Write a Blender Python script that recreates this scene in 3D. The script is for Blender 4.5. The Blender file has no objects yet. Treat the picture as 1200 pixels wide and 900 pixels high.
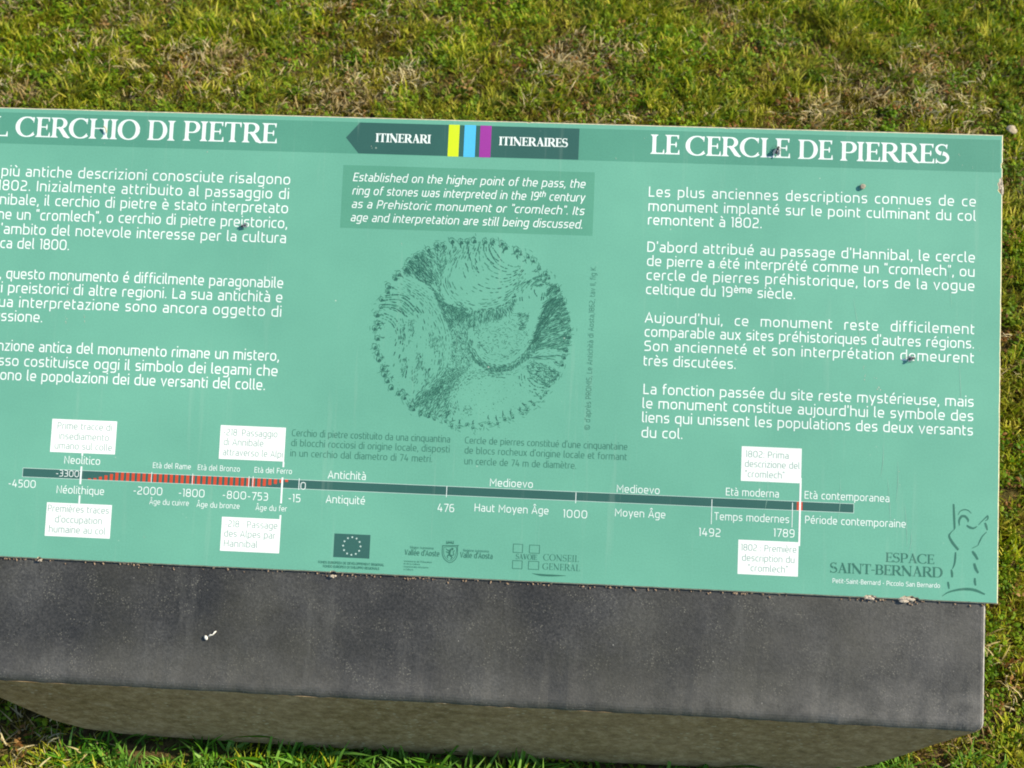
import bpy, bmesh, math, random
import numpy as np
from mathutils import Vector, Matrix, noise

random.seed(7)
scene = bpy.context.scene
COL = scene.collection

# ------------------------------------------------------------------ survey
# The panel lies in a plane tilted 35 degrees from the horizontal. Panel frame:
# u to the right, v up the slope, n out of the face. All metres.
TILT = math.radians(35)
PANEL_W, PANEL_H = 0.9972, 0.44
PANEL_BASE_Z = 0.188                       # height of the panel's lower edge over the turf
FPX = 1500.0                               # focal length in pixels of a 1200 px wide picture
ROT = (-0.0849788, 0.0524104, 0.04100298)
TRA = Vector((0.44626819, 0.20215029, 1.17499262))
_k = Vector(ROT); _t = _k.length; _k.normalize()
_M = (Matrix.Rotation(_t, 3, _k) @ Matrix.Diagonal((1, -1, -1)))
_C = -(_M.transposed() @ TRA)              # eye in the panel frame (u from the right edge)
P2W = Matrix(((1, 0, 0), (0, math.cos(TILT), -math.sin(TILT)), (0, math.sin(TILT), math.cos(TILT))))
PANEL_ORG = Vector((0, 0, PANEL_BASE_Z))   # centre of the panel's lower edge

def P(x, y, n=0.0):
    """measured photo point -> (u, v) on the panel, u from the panel's centre line"""
    d = _M.transposed() @ Vector(((x - 600) / FPX, (y - 450) / FPX, 1.0))
    s = (n - _C.z) / d.z
    q = _C + d * s
    return (q.x + PANEL_W / 2, q.y)

def to_world(u, v, n=0.0):
    return PANEL_ORG + P2W @ Vector((u, v, n))

# ------------------------------------------------------------------ camera
cam_d = bpy.data.cameras.new("camera")
cam = bpy.data.objects.new("camera", cam_d)
COL.objects.link(cam)
scene.camera = cam
cam_d.sensor_width = 36
cam_d.lens = FPX / 1200 * 36
cam_d.clip_start = 0.02
cam_d.clip_end = 2000
cam_pos = to_world(_C.x + PANEL_W / 2, _C.y, _C.z)
cam_rot = P2W @ _M.transposed() @ Matrix.Diagonal((1, -1, -1))
cam.matrix_world = Matrix.Translation(cam_pos) @ cam_rot.to_4x4()
cam_d.dof.use_dof = True
cam_d.dof.focus_distance = 1.21
cam_d.dof.aperture_fstop = 13

# ------------------------------------------------------------------ light
SUN_DIR = Vector((0.78, 0.06, 0.58)).normalized()      # towards the sun
el = math.asin(SUN_DIR.z)
az = math.atan2(SUN_DIR.x, SUN_DIR.y)
world = bpy.data.worlds.new("World")
scene.world = world
world.use_nodes = True
wn = world.node_tree
sky = wn.nodes.new("ShaderNodeTexSky")
sky.sky_type = 'NISHITA'
sky.sun_disc = False
sky.sun_elevation = el
sky.sun_rotation = az
sky.altitude = 2000
wn.nodes["Background"].inputs["Strength"].default_value = 0.13
wn.links.new(sky.outputs[0], wn.nodes["Background"].inputs["Color"])
sun_d = bpy.data.lights.new("sun", 'SUN')
sun_d.energy = 4.9
sun_d.angle = math.radians(0.5)
sun_d.color = (1.0, 0.91, 0.72)
sun = bpy.data.objects.new("sun", sun_d)
COL.objects.link(sun)
sun.rotation_euler = SUN_DIR.to_track_quat('Z', 'Y').to_euler()
sun.location = (3, 1, 3)
scene.view_settings.view_transform = 'Standard'
scene.view_settings.look = 'None'
scene.view_settings.exposure = 0.55
scene.view_settings.gamma = 1
scene.cycles.filter_width = 1.9
scene.cycles.max_bounces = 6

# ------------------------------------------------------------------ helpers
def tag(o, label=None, cat=None, group=None, kind=None):
    if label: o["label"] = label
    if cat: o["category"] = cat
    if group: o["group"] = group
    if kind: o["kind"] = kind
    return o

def empty(name, loc, rot=(0, 0, 0)):
    o = bpy.data.objects.new(name, None)
    o.empty_display_size = 0.05
    COL.objects.link(o)
    o.location = loc
    o.rotation_euler = rot
    return o

def link_mesh(name, verts, faces, mats, parent=None, midx=None, smooth=False):
    me = bpy.data.meshes.new(name)
    me.from_pydata(verts, [], faces)
    for m in (mats if isinstance(mats, (list, tuple)) else [mats]):
        me.materials.append(m)
    if midx:
        me.polygons.foreach_set("material_index", midx)
    if smooth:
        me.polygons.foreach_set("use_smooth", [True] * len(me.polygons))
    me.update()
    o = bpy.data.objects.new(name, me)
    COL.objects.link(o)
    if parent: o.parent = parent
    return o

def bm_obj(name, bm, mats, parent=None, smooth=False):
    me = bpy.data.meshes.new(name)
    bm.to_mesh(me); bm.free()
    for m in (mats if isinstance(mats, (list, tuple)) else [mats]):
        me.materials.append(m)
    if smooth:
        me.polygons.foreach_set("use_smooth", [True] * len(me.polygons))
    o = bpy.data.objects.new(name, me)
    COL.objects.link(o)
    if parent: o.parent = parent
    return o

# ------------------------------------------------------------------ materials
def mat_base(name, color=(0.5, 0.5, 0.5), rough=0.6, spec=0.4):
    m = bpy.data.materials.new(name)
    m.use_nodes = True
    b = m.node_tree.nodes["Principled BSDF"]
    b.inputs["Base Color"].default_value = (*color, 1)
    b.inputs["Roughness"].default_value = rough
    b.inputs["Specular IOR Level"].default_value = spec
    return m, m.node_tree, b

def nd(nt, t, **kw):
    n = nt.nodes.new(t)
    for k, v in kw.items():
        if k.startswith("i_"):
            n.inputs[k[2:].replace("_", " ")].default_value = v
        else:
            setattr(n, k, v)
    return n

def ramp(nt, stops, interp='LINEAR'):
    r = nt.nodes.new("ShaderNodeValToRGB")
    r.color_ramp.interpolation = interp
    e = r.color_ramp.elements
    e[0].position, e[0].color = stops[0][0], (*stops[0][1], 1)
    e[1].position, e[1].color = stops[-1][0], (*stops[-1][1], 1)
    for p, c in stops[1:-1]:
        x = e.new(p); x.color = (*c, 1)
    return r

def mix(nt, a, b, fac, mode='MIX'):
    m = nt.nodes.new("ShaderNodeMix")
    m.data_type = 'RGBA'; m.blend_type = mode
    def put(sock, v):
        if hasattr(v, "is_output"): nt.links.new(v, sock)
        elif isinstance(v, (int, float)): sock.default_value = v
        else: sock.default_value = (*v, 1)
    put(m.inputs[0], fac); put(m.inputs[6], a); put(m.inputs[7], b)
    return m.outputs[2]

def printed(name, color, rough=0.42, dirt=0.10, spec=0.35):
    """weathered printed laminate: soft mottling, fine dust specks, faint smears"""
    m, nt, b = mat_base(name, color, rough, spec)
    tc = nd(nt, "ShaderNodeTexCoord")
    n1 = nd(nt, "ShaderNodeTexNoise", i_Scale=9.0, i_Detail=5.0, i_Roughness=0.6)
    nt.links.new(tc.outputs["Object"], n1.inputs["Vector"])
    r1 = ramp(nt, [(0.3, (0.92, 0.93, 0.93)), (0.7, (1.06, 1.05, 1.04))])
    nt.links.new(n1.outputs[0], r1.inputs[0])
    c = mix(nt, color, r1.outputs[0], 1.0, 'MULTIPLY')
    n2 = nd(nt, "ShaderNodeTexNoise", i_Scale=620.0, i_Detail=2.0)
    nt.links.new(tc.outputs["Object"], n2.inputs["Vector"])
    r2 = ramp(nt, [(0.35, (0.965, 0.965, 0.965)), (0.65, (1.035, 1.035, 1.035))])
    nt.links.new(n2.outputs[0], r2.inputs[0])
    c = mix(nt, c, r2.outputs[0], 1.0, 'MULTIPLY')
    # slow fading across the board
    n9 = nd(nt, "ShaderNodeTexNoise", i_Scale=2.6, i_Detail=2.0); nt.links.new(tc.outputs["Object"], n9.inputs["Vector"])
    r9 = ramp(nt, [(0.3, (0.91, 0.93, 0.92)), (0.7, (1.08, 1.05, 1.05))]); nt.links.new(n9.outputs[0], r9.inputs[0])
    c = mix(nt, c, r9.outputs[0], 1.0, 'MULTIPLY')
    # long vertical smears left by running water
    mp = nd(nt, "ShaderNodeMapping"); mp.inputs["Scale"].default_value = (90, 4, 4)
    mp.inputs["Rotation"].default_value = (0, 0, 0.09)
    nt.links.new(tc.outputs["Object"], mp.inputs[0])
    n3 = nd(nt, "ShaderNodeTexNoise", i_Scale=1.0, i_Detail=4.0, i_Roughness=0.65)
    nt.links.new(mp.outputs[0], n3.inputs["Vector"])
    r3 = ramp(nt, [(0.60, (0, 0, 0)), (0.78, (1, 1, 1))])
    nt.links.new(n3.outputs[0], r3.inputs[0])
    mt = nd(nt, "ShaderNodeMath", operation='MULTIPLY'); mt.inputs[1].default_value = dirt * 1.6
    nt.links.new(r3.outputs[0], mt.inputs[0])
    c = mix(nt, c, (0.50, 0.62, 0.50), mt.outputs[0])
    # specks
    v = nd(nt, "ShaderNodeTexVoronoi", i_Scale=55.0)
    nt.links.new(tc.outputs["Object"], v.inputs["Vector"])
    r4 = ramp(nt, [(0.03, (1, 1, 1)), (0.06, (0, 0, 0))])
    nt.links.new(v.outputs["Distance"], r4.inputs[0])
    n5 = nd(nt, "ShaderNodeTexNoise", i_Scale=14.0, i_Detail=2.0)
    nt.links.new(tc.outputs["Object"], n5.inputs["Vector"])
    r5 = ramp(nt, [(0.55, (0, 0, 0)), (0.62, (0.65, 0.65, 0.65))])
    nt.links.new(n5.outputs[0], r5.inputs[0])
    mm = mix(nt, r4.outputs[0], r5.outputs[0], 1.0, 'MULTIPLY')
    c = mix(nt, c, (0.62, 0.70, 0.58), mm)
    nt.links.new(c, b.inputs["Base Color"])
    bp = nd(nt, "ShaderNodeBump", i_Strength=0.05, i_Distance=0.0006)
    nt.links.new(n2.outputs[0], bp.inputs["Height"])
    nt.links.new(bp.outputs[0], b.inputs["Normal"])
    rr = nd(nt, "ShaderNodeMapRange"); rr.inputs[3].default_value = rough - 0.06; rr.inputs[4].default_value = rough + 0.12
    nt.links.new(n1.outputs[0], rr.inputs[0]); nt.links.new(rr.outputs[0], b.inputs["Roughness"])
    return m

M_GREEN = printed("panel_green", (0.152, 0.425, 0.305))
M_BAND = printed("print_mid_green", (0.098, 0.320, 0.225))
M_BOXG = printed("print_box_green", (0.108, 0.345, 0.235))
M_DARK = printed("print_dark_teal", (0.038, 0.125, 0.105))
M_INK = printed("print_ink", (0.045, 0.170, 0.120))
M_ENG = printed("print_engraving", (0.034, 0.138, 0.100))
M_INKD = printed("print_caption_ink", (0.050, 0.185, 0.130))
M_INKT = printed("print_thin_ink", (0.066, 0.235, 0.162))
M_WHITE = printed("print_white", (0.90, 0.92, 0.88), dirt=0.02)
M_WTEXT = printed("print_white_text", (0.84, 0.92, 0.87), dirt=0.0)
M_EVT = printed("print_event_text", (0.15, 0.33, 0.27), dirt=0.0)
M_PALE = printed("print_pale_text", (0.56, 0.72, 0.65), dirt=0.0)
M_YEL = printed("print_yellow", (0.66, 0.80, 0.02))
M_BLUE = printed("print_blue", (0.09, 0.52, 0.86))
M_MAG = printed("print_magenta", (0.34, 0.045, 0.33))
M_RED = printed("print_orange_red", (0.60, 0.075, 0.030))

def simple(name, color, rough=0.7, var=0.25, scale=300, spec=0.3):
    m, nt, b = mat_base(name, color, rough, spec)
    tc = nd(nt, "ShaderNodeTexCoord")
    n = nd(nt, "ShaderNodeTexNoise", i_Scale=float(scale), i_Detail=4.0)
    nt.links.new(tc.outputs["Object"], n.inputs["Vector"])
    r = ramp(nt, [(0.3, tuple(c * (1 - var) for c in color)), (0.7, tuple(min(1, c * (1 + var)) for c in color))])
    nt.links.new(n.outputs[0], r.inputs[0]); nt.links.new(r.outputs[0], b.inputs["Base Color"])
    return m

M_CORE = simple("panel_core", (0.56, 0.50, 0.33), 0.8)
M_CHIP = simple("chipped_core", (0.50, 0.42, 0.32), 0.9, .45, 900)
M_SOIL = simple("soil_crumb", (0.30, 0.21, 0.14), 0.95, 0.5)
M_SCUFF = simple("dry_scuff", (0.48, 0.50, 0.40), 0.9, 0.3)
M_SCR = simple("scratched_laminate", (0.34, 0.56, 0.44), 0.8, 0.2)
M_FLY = simple("fly_body", (0.035, 0.032, 0.035), 0.4, 0.4, 900, 0.6)
M_WING = simple("fly_wing", (0.16, 0.20, 0.22), 0.25, 0.2, 900, 0.7)
M_SNAIL = simple("snail_shell", (0.34, 0.30, 0.22), 0.45, 0.5, 600)
M_SEED = simple("white_seed", (0.80, 0.76, 0.66), 0.8, 0.1)
M_STRAW = simple("dry_straw", (0.52, 0.42, 0.25), 0.85)
M_PEB = simple("pale_pebble", (0.40, 0.33, 0.22), 0.9)

# ------------------------------------------------------------------ print engine
class Print:
    """collects flat ribbons of ink on the panel face; n = height of the layer"""
    def __init__(self, n):
        self.v = []; self.f = []; self.n = n; self.k = 0
    def lift(self):
        self.k = (self.k + 1) % 9
        return self.n + self.k * 2.5e-6
    def poly(self, pts):
        z = self.lift(); b = len(self.v)
        self.v += [(x, y, z) for x, y in pts]
        self.f.append(tuple(range(b, b + len(pts))))
    def ribbon(self, pts, ws, closed=False):
        q = []; w2 = []
        for i, p in enumerate(pts):
            if q and abs(p[0] - q[-1][0]) + abs(p[1] - q[-1][1]) < 1e-7: continue
            q.append(p); w2.append(ws[i] if isinstance(ws, list) else ws)
        if closed and abs(q[0][0] - q[-1][0]) + abs(q[0][1] - q[-1][1]) < 1e-7:
            q.pop(); w2.pop()
        n = len(q)
        if n < 2: return
        z = self.lift(); b = len(self.v)
        for i in range(n):
            if closed or 0 < i < n - 1:
                a, c, d = q[(i - 1) % n], q[i], q[(i + 1) % n]
                d0 = (c[0] - a[0], c[1] - a[1]); d1 = (d[0] - c[0], d[1] - c[1])
                l0 = math.hypot(*d0); l1 = math.hypot(*d1)
                n0 = (-d0[1] / l0, d0[0] / l0); n1 = (-d1[1] / l1, d1[0] / l1)
                mx, my = n0[0] + n1[0], n0[1] + n1[1]
                ml = math.hypot(mx, my)
                if ml < 0.5: mx, my, ml = n0[0], n0[1], 1.0; s = 1.0
                else: s = 1.0 / (ml / 2)
                mx, my = mx / ml * min(s, 1.8), my / ml * min(s, 1.8)
            else:
                a, c = (q[0], q[1]) if i == 0 else (q[n - 2], q[n - 1])
                dx, dy = c[0] - a[0], c[1] - a[1]; l = math.hypot(dx, dy)
                mx, my = -dy / l, dx / l
            h = w2[i] / 2
            self.v.append((q[i][0] + mx * h, q[i][1] + my * h, z))
            self.v.append((q[i][0] - mx * h, q[i][1] - my * h, z))
        m = n if closed else n - 1
        for i in range(m):
            j = (i + 1) % n
            self.f.append((b + 2 * i, b + 2 * i + 1, b + 2 * j + 1, b + 2 * j))
    def build(self, name, mat, parent, label=None, kind=None):
        o = link_mesh(name, self.v, self.f, mat, parent)
        # every face looks out of the panel
        bm = bmesh.new(); bm.from_mesh(o.data)
        fl = [f for f in bm.faces if f.normal.z < 0]
        if fl: bmesh.ops.reverse_faces(bm, faces=fl)
        bm.to_mesh(o.data); bm.free()
        if label: o["label"] = label
        if kind: o["kind"] = kind
        return o

# ---- rounded square sans: x y *corner radius ; strokes; z closes ; cap 10, x height 7.4
SANS = {
 'a': (5.3, "0.9,6.9 4.7,6.9*1.9 4.7,0;4.7,4 0.6,4*1.5 0.6,.5*1.5 4.7,.5"),
 'b': (5.9, ".6,10.6 .6,.5 5.3,.5*2.3 5.3,6.9*2.3 .6,6.9"),
 'c': (4.7, "4.7,6.9 .6,6.9*2.4 .6,.5*2.4 4.7,.5"),
 'd': (5.9, "5.3,10.6 5.3,.5 .6,.5*2.3 .6,6.9*2.3 5.3,6.9"),
 'e': (5.7, ".6,3.5 5.1,3.5 5.1,6.9*2.3 .6,6.9*2.3 .6,.5*2.3 4.9,.5"),
 'f': (3.5, "3.7,10.1 1.3,10.1*1.7 1.3,0;0.1,6.9 3.4,6.9"),
 'g': (5.9, "5.3,.7 .6,.7*2.3 .6,6.9*2.3 5.3,6.9 5.3,-2.3*1.8 .9,-2.3"),
 'h': (5.8, ".6,10.6 .6,0;.6,6.9 5.2,6.9*2.2 5.2,0"),
 'i': (1.2, ".6,7.4 .6,0;.6,9.3 .6,10.5"),
 'j': (1.4, ".9,7.4 .9,-2.3*1.3 -.7,-2.3;.9,9.3 .9,10.5"),
 'k': (5.2, ".6,10.6 .6,0;.6,3.8 1.9,3.8 4.8,7.4;1.9,3.8 5.0,0"),
 'l': (1.9, ".6,10.6 .6,.5*1.3 2.0,.5"),
 'm': (9.2, ".6,0 .6,6.9 8.6,6.9*2.2 8.6,0;4.6,6.4 4.6,0"),
 'n': (5.8, ".6,0 .6,6.9 5.2,6.9*2.2 5.2,0"),
 'o': (6.0, ".6,.5*2.5 5.4,.5*2.5 5.4,6.9*2.5 .6,6.9*2.5 z"),
 'p': (5.9, ".6,-2.7 .6,6.9 5.3,6.9*2.3 5.3,.5*2.3 .6,.5"),
 'q': (5.9, "5.3,-2.7 5.3,6.9 .6,6.9*2.3 .6,.5*2.3 5.3,.5"),
 'r': (3.5, ".6,0 .6,6.9*1.5 3.6,6.9"),
 's': (4.9, "4.6,6.9 .6,6.9*1.7 .6,3.8*1.4 4.4,3.6*1.4 4.4,.5*1.7 .4,.5"),
 't': (3.3, ".8,9.4 .8,.5*1.6 3.2,.5;.8,6.9 3.3,6.9"),
 'u': (5.8, ".6,7.4 .6,.5*2.2 5.2,.5 5.2,7.4"),
 'v': (5.4, ".3,7.4 2.7,.3 5.1,7.4"),
 'w': (8.4, ".6,7.4 .6,.5*2 7.8,.5*2 7.8,7.4;4.2,7.4 4.2,.8"),
 'x': (5.2, ".3,7.4 4.9,0;4.9,7.4 .3,0"),
 'y': (5.4, ".3,7.4 2.8,.5;5.1,7.4 2.0,-2.6"),
 'z': (5.0, ".5,6.9 4.5,6.9 .6,.5 4.8,.5"),
 '0': (6.6, ".6,.5*3 6,.5*3 6,9.5*3 .6,9.5*3 z"),
 '1': (2.4, ".2,9.5 1.7,9.5 1.7,0"),
 '2': (5.9, ".7,9.5 5.1,9.5*2.4 5.1,5.1*1.9 .8,3.6*1.6 .8,.5 5.5,.5"),
 '3': (5.8, ".6,9.5 4.9,9.5*2 4.9,5.1;1.6,5.1 5.2,5.1*1.9 5.2,.5*2.2 .4,.5"),
 '4': (6.1, "3.0,9.9 .6,2.8 5.9,2.8;4.3,5.8 4.3,0"),
 '5': (5.7, "5,9.5 .9,9.5 .9,5.6 5.1,5.6*2 5.1,.5*2.2 .5,.5"),
 '6': (5.9, "5,9.5 .6,9.5*2.6 .6,.5*2.2 5.3,.5*2.2 5.3,5.5*2.2 .8,5.5"),
 '7': (5.5, ".3,9.5 5.2,9.5 2.1,0"),
 '8': (6.1, ".8,5.3*1.7 .8,9.5*2 5.3,9.5*2 5.3,5.3*1.7 z;.6,5.1*2 .6,.5*2.2 5.5,.5*2.2 5.5,5.1*2 z"),
 '9': (5.9, ".9,.5 5.3,.5*2.6 5.3,9.5*2.2 .6,9.5*2.2 .6,4.5*2.2 5.1,4.5"),
 'A': (6.8, ".2,0 3.4,9.8 6.6,0;1.4,3.1 5.4,3.1"),
 'B': (6.2, ".7,.5 .7,9.5 5.1,9.5*2 5.1,5.2;.7,5.2 5.6,5.2*2 5.6,.5*2.2 .2,.5"),
 'C': (6.1, "6,9.5 .6,9.5*3.2 .6,.5*3.2 6,.5"),
 'D': (6.9, ".7,.5 .7,9.5 6.3,9.5*3.6 6.3,.5*3.6 z"),
 'E': (5.6, "5.5,9.5 .7,9.5 .7,.5 5.5,.5;.7,5.1 5.1,5.1"),
 'F': (5.3, "5.3,9.5 .7,9.5 .7,0;.7,5.1 4.9,5.1"),
 'G': (6.6, "6,9.5 .6,9.5*3.2 .6,.5*3.2 6.1,.5 6.1,4.8 3.6,4.8"),
 'H': (7.0, ".7,10 .7,0;6.3,10 6.3,0;.7,5.1 6.3,5.1"),
 'I': (1.4, ".7,10 .7,0"),
 'K': (6.0, ".7,10 .7,0;.7,4.8 2,4.8 5.6,10;2,4.8 5.9,0"),
 'L': (5.1, ".7,10 .7,.5 5.1,.5"),
 'M': (8.4, ".7,0 .7,9.6 4.2,3.6 7.7,9.6 7.7,0"),
 'N': (6.9, ".7,0 .7,9.6 6.2,.4 6.2,10"),
 'O': (7.4, ".6,.5*3.4 6.8,.5*3.4 6.8,9.5*3.4 .6,9.5*3.4 z"),
 'P': (6.0, ".7,0 .7,9.5 5.5,9.5*2.6 5.5,4.3*2.2 .7,4.3"),
 'R': (6.2, ".7,0 .7,9.5 5.5,9.5*2.4 5.5,4.5*2.2 .7,4.5;3.2,4.5 5.9,0"),
 'S': (6.1, "5.6,9.5 .7,9.5*2 .7,5.3*1.8 5.5,5*1.8 5.5,.5*2 .4,.5"),
 'T': (6.0, ".1,9.5 5.9,9.5;3,9.3 3,0"),
 'U': (6.8, ".6,10 .6,.5*3 6.2,.5*3 6.2,10"),
 'V': (6.6, ".2,10 3.3,.3 6.4,10"),
 '.': (1.2, ".6,0 .6,1.3"), ',': (1.3, ".8,1.3 .8,.2 .2,-1.5"), ':': (1.2, ".6,0 .6,1.3;.6,5.4 .6,6.7"),
 "'": (1.1, ".6,10.6 .5,8.0"), '"': (2.7, ".6,10.6 .5,8.2;2.2,10.6 2.1,8.2"),
 '-': (3.4, ".3,4 3.1,4"), ' ': (2.6, ""), '/': (3.4, "0,0 3.4,10"),
 '©': (9.6, ".6,.6*4 9,.6*4 9,9.4*4 .6,9.4*4 z;6.4,6.8 3,6.8*1.6 3,3.2*1.6 6.4,3.2"),
}
ACC = {'à': ('a', 'g'), 'è': ('e', 'g'), 'ù': ('u', 'g'), 'é': ('e', 'a'), 'Â': ('A', 'h'), 'ï': ('i', 'd')}
for ch, (bs, ac) in ACC.items():
    w, s = SANS[bs]
    c = w / 2
    up = 2.3 if bs == 'A' else 0
    if ac == 'g': s += ";%f,10.6 %f,8.7" % (c - 1.3, c + .4)
    if ac == 'a': s += ";%f,8.7 %f,10.6" % (c - .4, c + 1.3)
    if ac == 'h': s += ";%f,10.9 %f,12.4 %f,10.9" % (c - 1.5, c, c + 1.5)
    SANS[ch] = (w, s)

def parse_strokes(spec):
    out = []
    for st in spec.split(';'):
        tk = st.split()
        if not tk: continue
        closed = tk[-1] == 'z'
        if closed: tk = tk[:-1]
        pts = []
        for t in tk:
            r = 0.0
            if '*' in t: t, r = t.split('*')
            x, y = t.split(',')
            pts.append((float(x), float(y), float(r)))
        n = len(pts); poly = []
        for i, (x, y, r) in enumerate(pts):
            if r > 0 and (closed or 0 < i < n - 1):
                a, c = pts[(i - 1) % n], pts[(i + 1) % n]
                la = math.hypot(a[0] - x, a[1] - y); lc = math.hypot(c[0] - x, c[1] - y)
                ra, rc = min(r, la * .5), min(r, lc * .5)
                if la < 2 * r and not a[2]: ra = min(r, la)
                if lc < 2 * r and not c[2]: rc = min(r, lc)
                p0 = (x + (a[0] - x) / la * ra, y + (a[1] - y) / la * ra)
                p2 = (x + (c[0] - x) / lc * rc, y + (c[1] - y) / lc * rc)
                for k in range(5):
                    t = k / 4
                    poly.append(((1 - t) ** 2 * p0[0] + 2 * t * (1 - t) * x + t * t * p2[0],
                                 (1 - t) ** 2 * p0[1] + 2 * t * (1 - t) * y + t * t * p2[1]))
            else:
                poly.append((x, y))
        out.append((poly, closed))
    return out
SANS_S = {c: (w, parse_strokes(s)) for c, (w, s) in SANS.items()}

# ---- high contrast roman capitals
def _v(x, w=1.9, y0=0.0, y1=10.0, s0=True, s1=True, sw=1.9):
    p = []; ws = []
    if s0:
        for dy, e in ((0, sw), (.32, sw * .9), (.6, sw * .35), (1.3, 0)): p.append((x, y0 + dy)); ws.append(w + e)
    else: p.append((x, y0)); ws.append(w)
    if s1:
        for dy, e in ((1.3, 0), (.6, sw * .35), (.32, sw * .9), (0, sw)): p.append((x, y1 - dy)); ws.append(w + e)
    else: p.append((x, y1)); ws.append(w)
    return (p, ws)
def _arm(x0, x1, y, d, h=.62, L=2.1):
    return [([(x0, y), (x1, y)], [h, h]), ([(x1 - .05, y + d * -.3), (x1 + .12, y + d * L)], [1.15, .3])]
def _arc(cx, cy, rx, ry, a0, a1, T=2.1, h=.6, n=18, f=None):
    p = []; ws = []
    for i in range(n + 1):
        s = i / n; a = math.radians(a0 + (a1 - a0) * s)
        p.append((cx + rx * math.cos(a), cy + ry * math.sin(a)))
        ws.append(h + (T - h) * (abs(math.cos(a)) ** 1.6 if f is None else f(s)))
    return (p, ws)
def _bowl(x0, x1, y0, y1, T=2.0):
    cy = (y0 + y1) / 2; ry = (y1 - y0) / 2 ; cx = x0 + (x1 - x0) * .42; rx = x1 - cx
    p, ws = _arc(cx, cy, rx, ry, 90, -90, T, .6)
    return ([(x0, y1)] + p + [(x0, y0)], [.6] + ws + [.6])
SERIF = {
 'I': (3.8, [_v(1.9)]),
 'L': (6.6, [_v(1.9)] + _arm(2.4, 6.1, .32, 1)),
 'E': (6.9, [_v(1.9)] + _arm(2.4, 6.0, 9.68, -1, L=1.8) + _arm(2.4, 6.4, .32, 1) +
       [([(2.4, 5.1), (5.2, 5.1)], [.6, .6]), ([(5.2, 6.5), (5.15, 5.1), (5.2, 3.7)], [.35, .9, .35])]),
 'T': (7.8, [_v(3.9, s1=False, y1=9.7), ([(.7, 9.68), (7.1, 9.68)], [.62, .62]),
       ([(.75, 9.9), (.55, 7.5)], [1.1, .3]), ([(7.05, 9.9), (7.25, 7.5)], [1.1, .3])]),
 'H': (9.4, [_v(1.9), _v(7.5), ([(2.6, 5.2), (6.8, 5.2)], [.6, .6])]),
 'N': (9.4, [_v(1.7, .65, sw=1.8), ([(.9, 9.85), (7.9, .1)], [2.2, 2.2]), _v(7.9, .65, s0=False, y0=.1, sw=1.8)]),
 'A': (8.6, [([(1.7, .2), (4.35, 9.6)], [.75, .75]), ([(4.1, 10.1), (7.1, .2)], [1.6, 2.2]),
       ([(2.5, 3.4), (5.9, 3.4)], [.55, .55]), ([(.3, .2), (3.0, .2)], [.42, .42]), ([(5.2, .2), (8.6, .2)], [.42, .42])]),
 'V': (8.4, [([(1.4, 9.8), (4.3, .2)], [2.1, 1.7]), ([(4.2, .2), (6.9, 9.8)], [.7, .7]),
       ([(.1, 9.8), (3.0, 9.8)], [.42, .42]), ([(5.4, 9.8), (8.2, 9.8)], [.42, .42])]),
 'R': (8.5, [_v(1.9), _bowl(2.3, 6.6, 4.9, 9.68), ([(3.6, 5.1), (4.8, 4.4), (6.8, 1.2), (8.2, .2), (8.9, .2)], [.9, 2.0, 2.1, 1.0, .35])]),
 'P': (7.4, [_v(1.9), _bowl(2.3, 6.6, 4.3, 9.68)]),
 'B': (7.6, [_v(1.9), _bowl(2.3, 6.0, 5.2, 9.68), _bowl(2.3, 6.6, .32, 5.2)]),
 'D': (9.3, [_v(1.9), _bowl(2.3, 8.2, .32, 9.68, 2.15)]),
 'O': (10.0, [_arc(5, 5, 4.0, 4.85, 0, 360, 2.2, .6, 36)]),
 'C': (8.9, [_arc(5.1, 5, 4.2, 4.85, 48, 318, 2.2, .6, 30), ([(7.9, 9.9), (7.95, 7.2)], [.9, .3]), ([(7.7, 1.9), (8.15, 2.5)], [.5, .3])]),
 'G': (9.5, [_arc(5.1, 5, 4.2, 4.85, 48, 310, 2.2, .6, 30), ([(7.9, 9.9), (7.95, 7.2)], [.9, .3]), _v(7.8, 1.7, .6, 4.6, s0=False, sw=1.5)]),
 'S': (6.7, [_arc(3.3, 7.45, 2.3, 2.3, 30, 262, 2.1, .65, 14, lambda s: max(0, (s - .25) / .75) ** 1.2),
       _arc(3.3, 2.75, 2.6, 2.5, 82, -150, 2.1, .65, 14, lambda s: max(0, (.8 - s) / .8) ** 1.2 if s > .0 else 1),
       ([(5.35, 9.9), (5.3, 7.6)], [.9, .3]), ([(.95, 0.1), (.9, 2.5)], [.9, .3])]),
 '-': (3.4, [([(.3, 4.2), (3.1, 4.2)], [.9, .9])]),
 ' ': (3.2, []),
}

def scale_at(x, y):
    a = P(x - 5, y); b = P(x + 5, y)
    return (b[0] - a[0]) / 10

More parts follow.
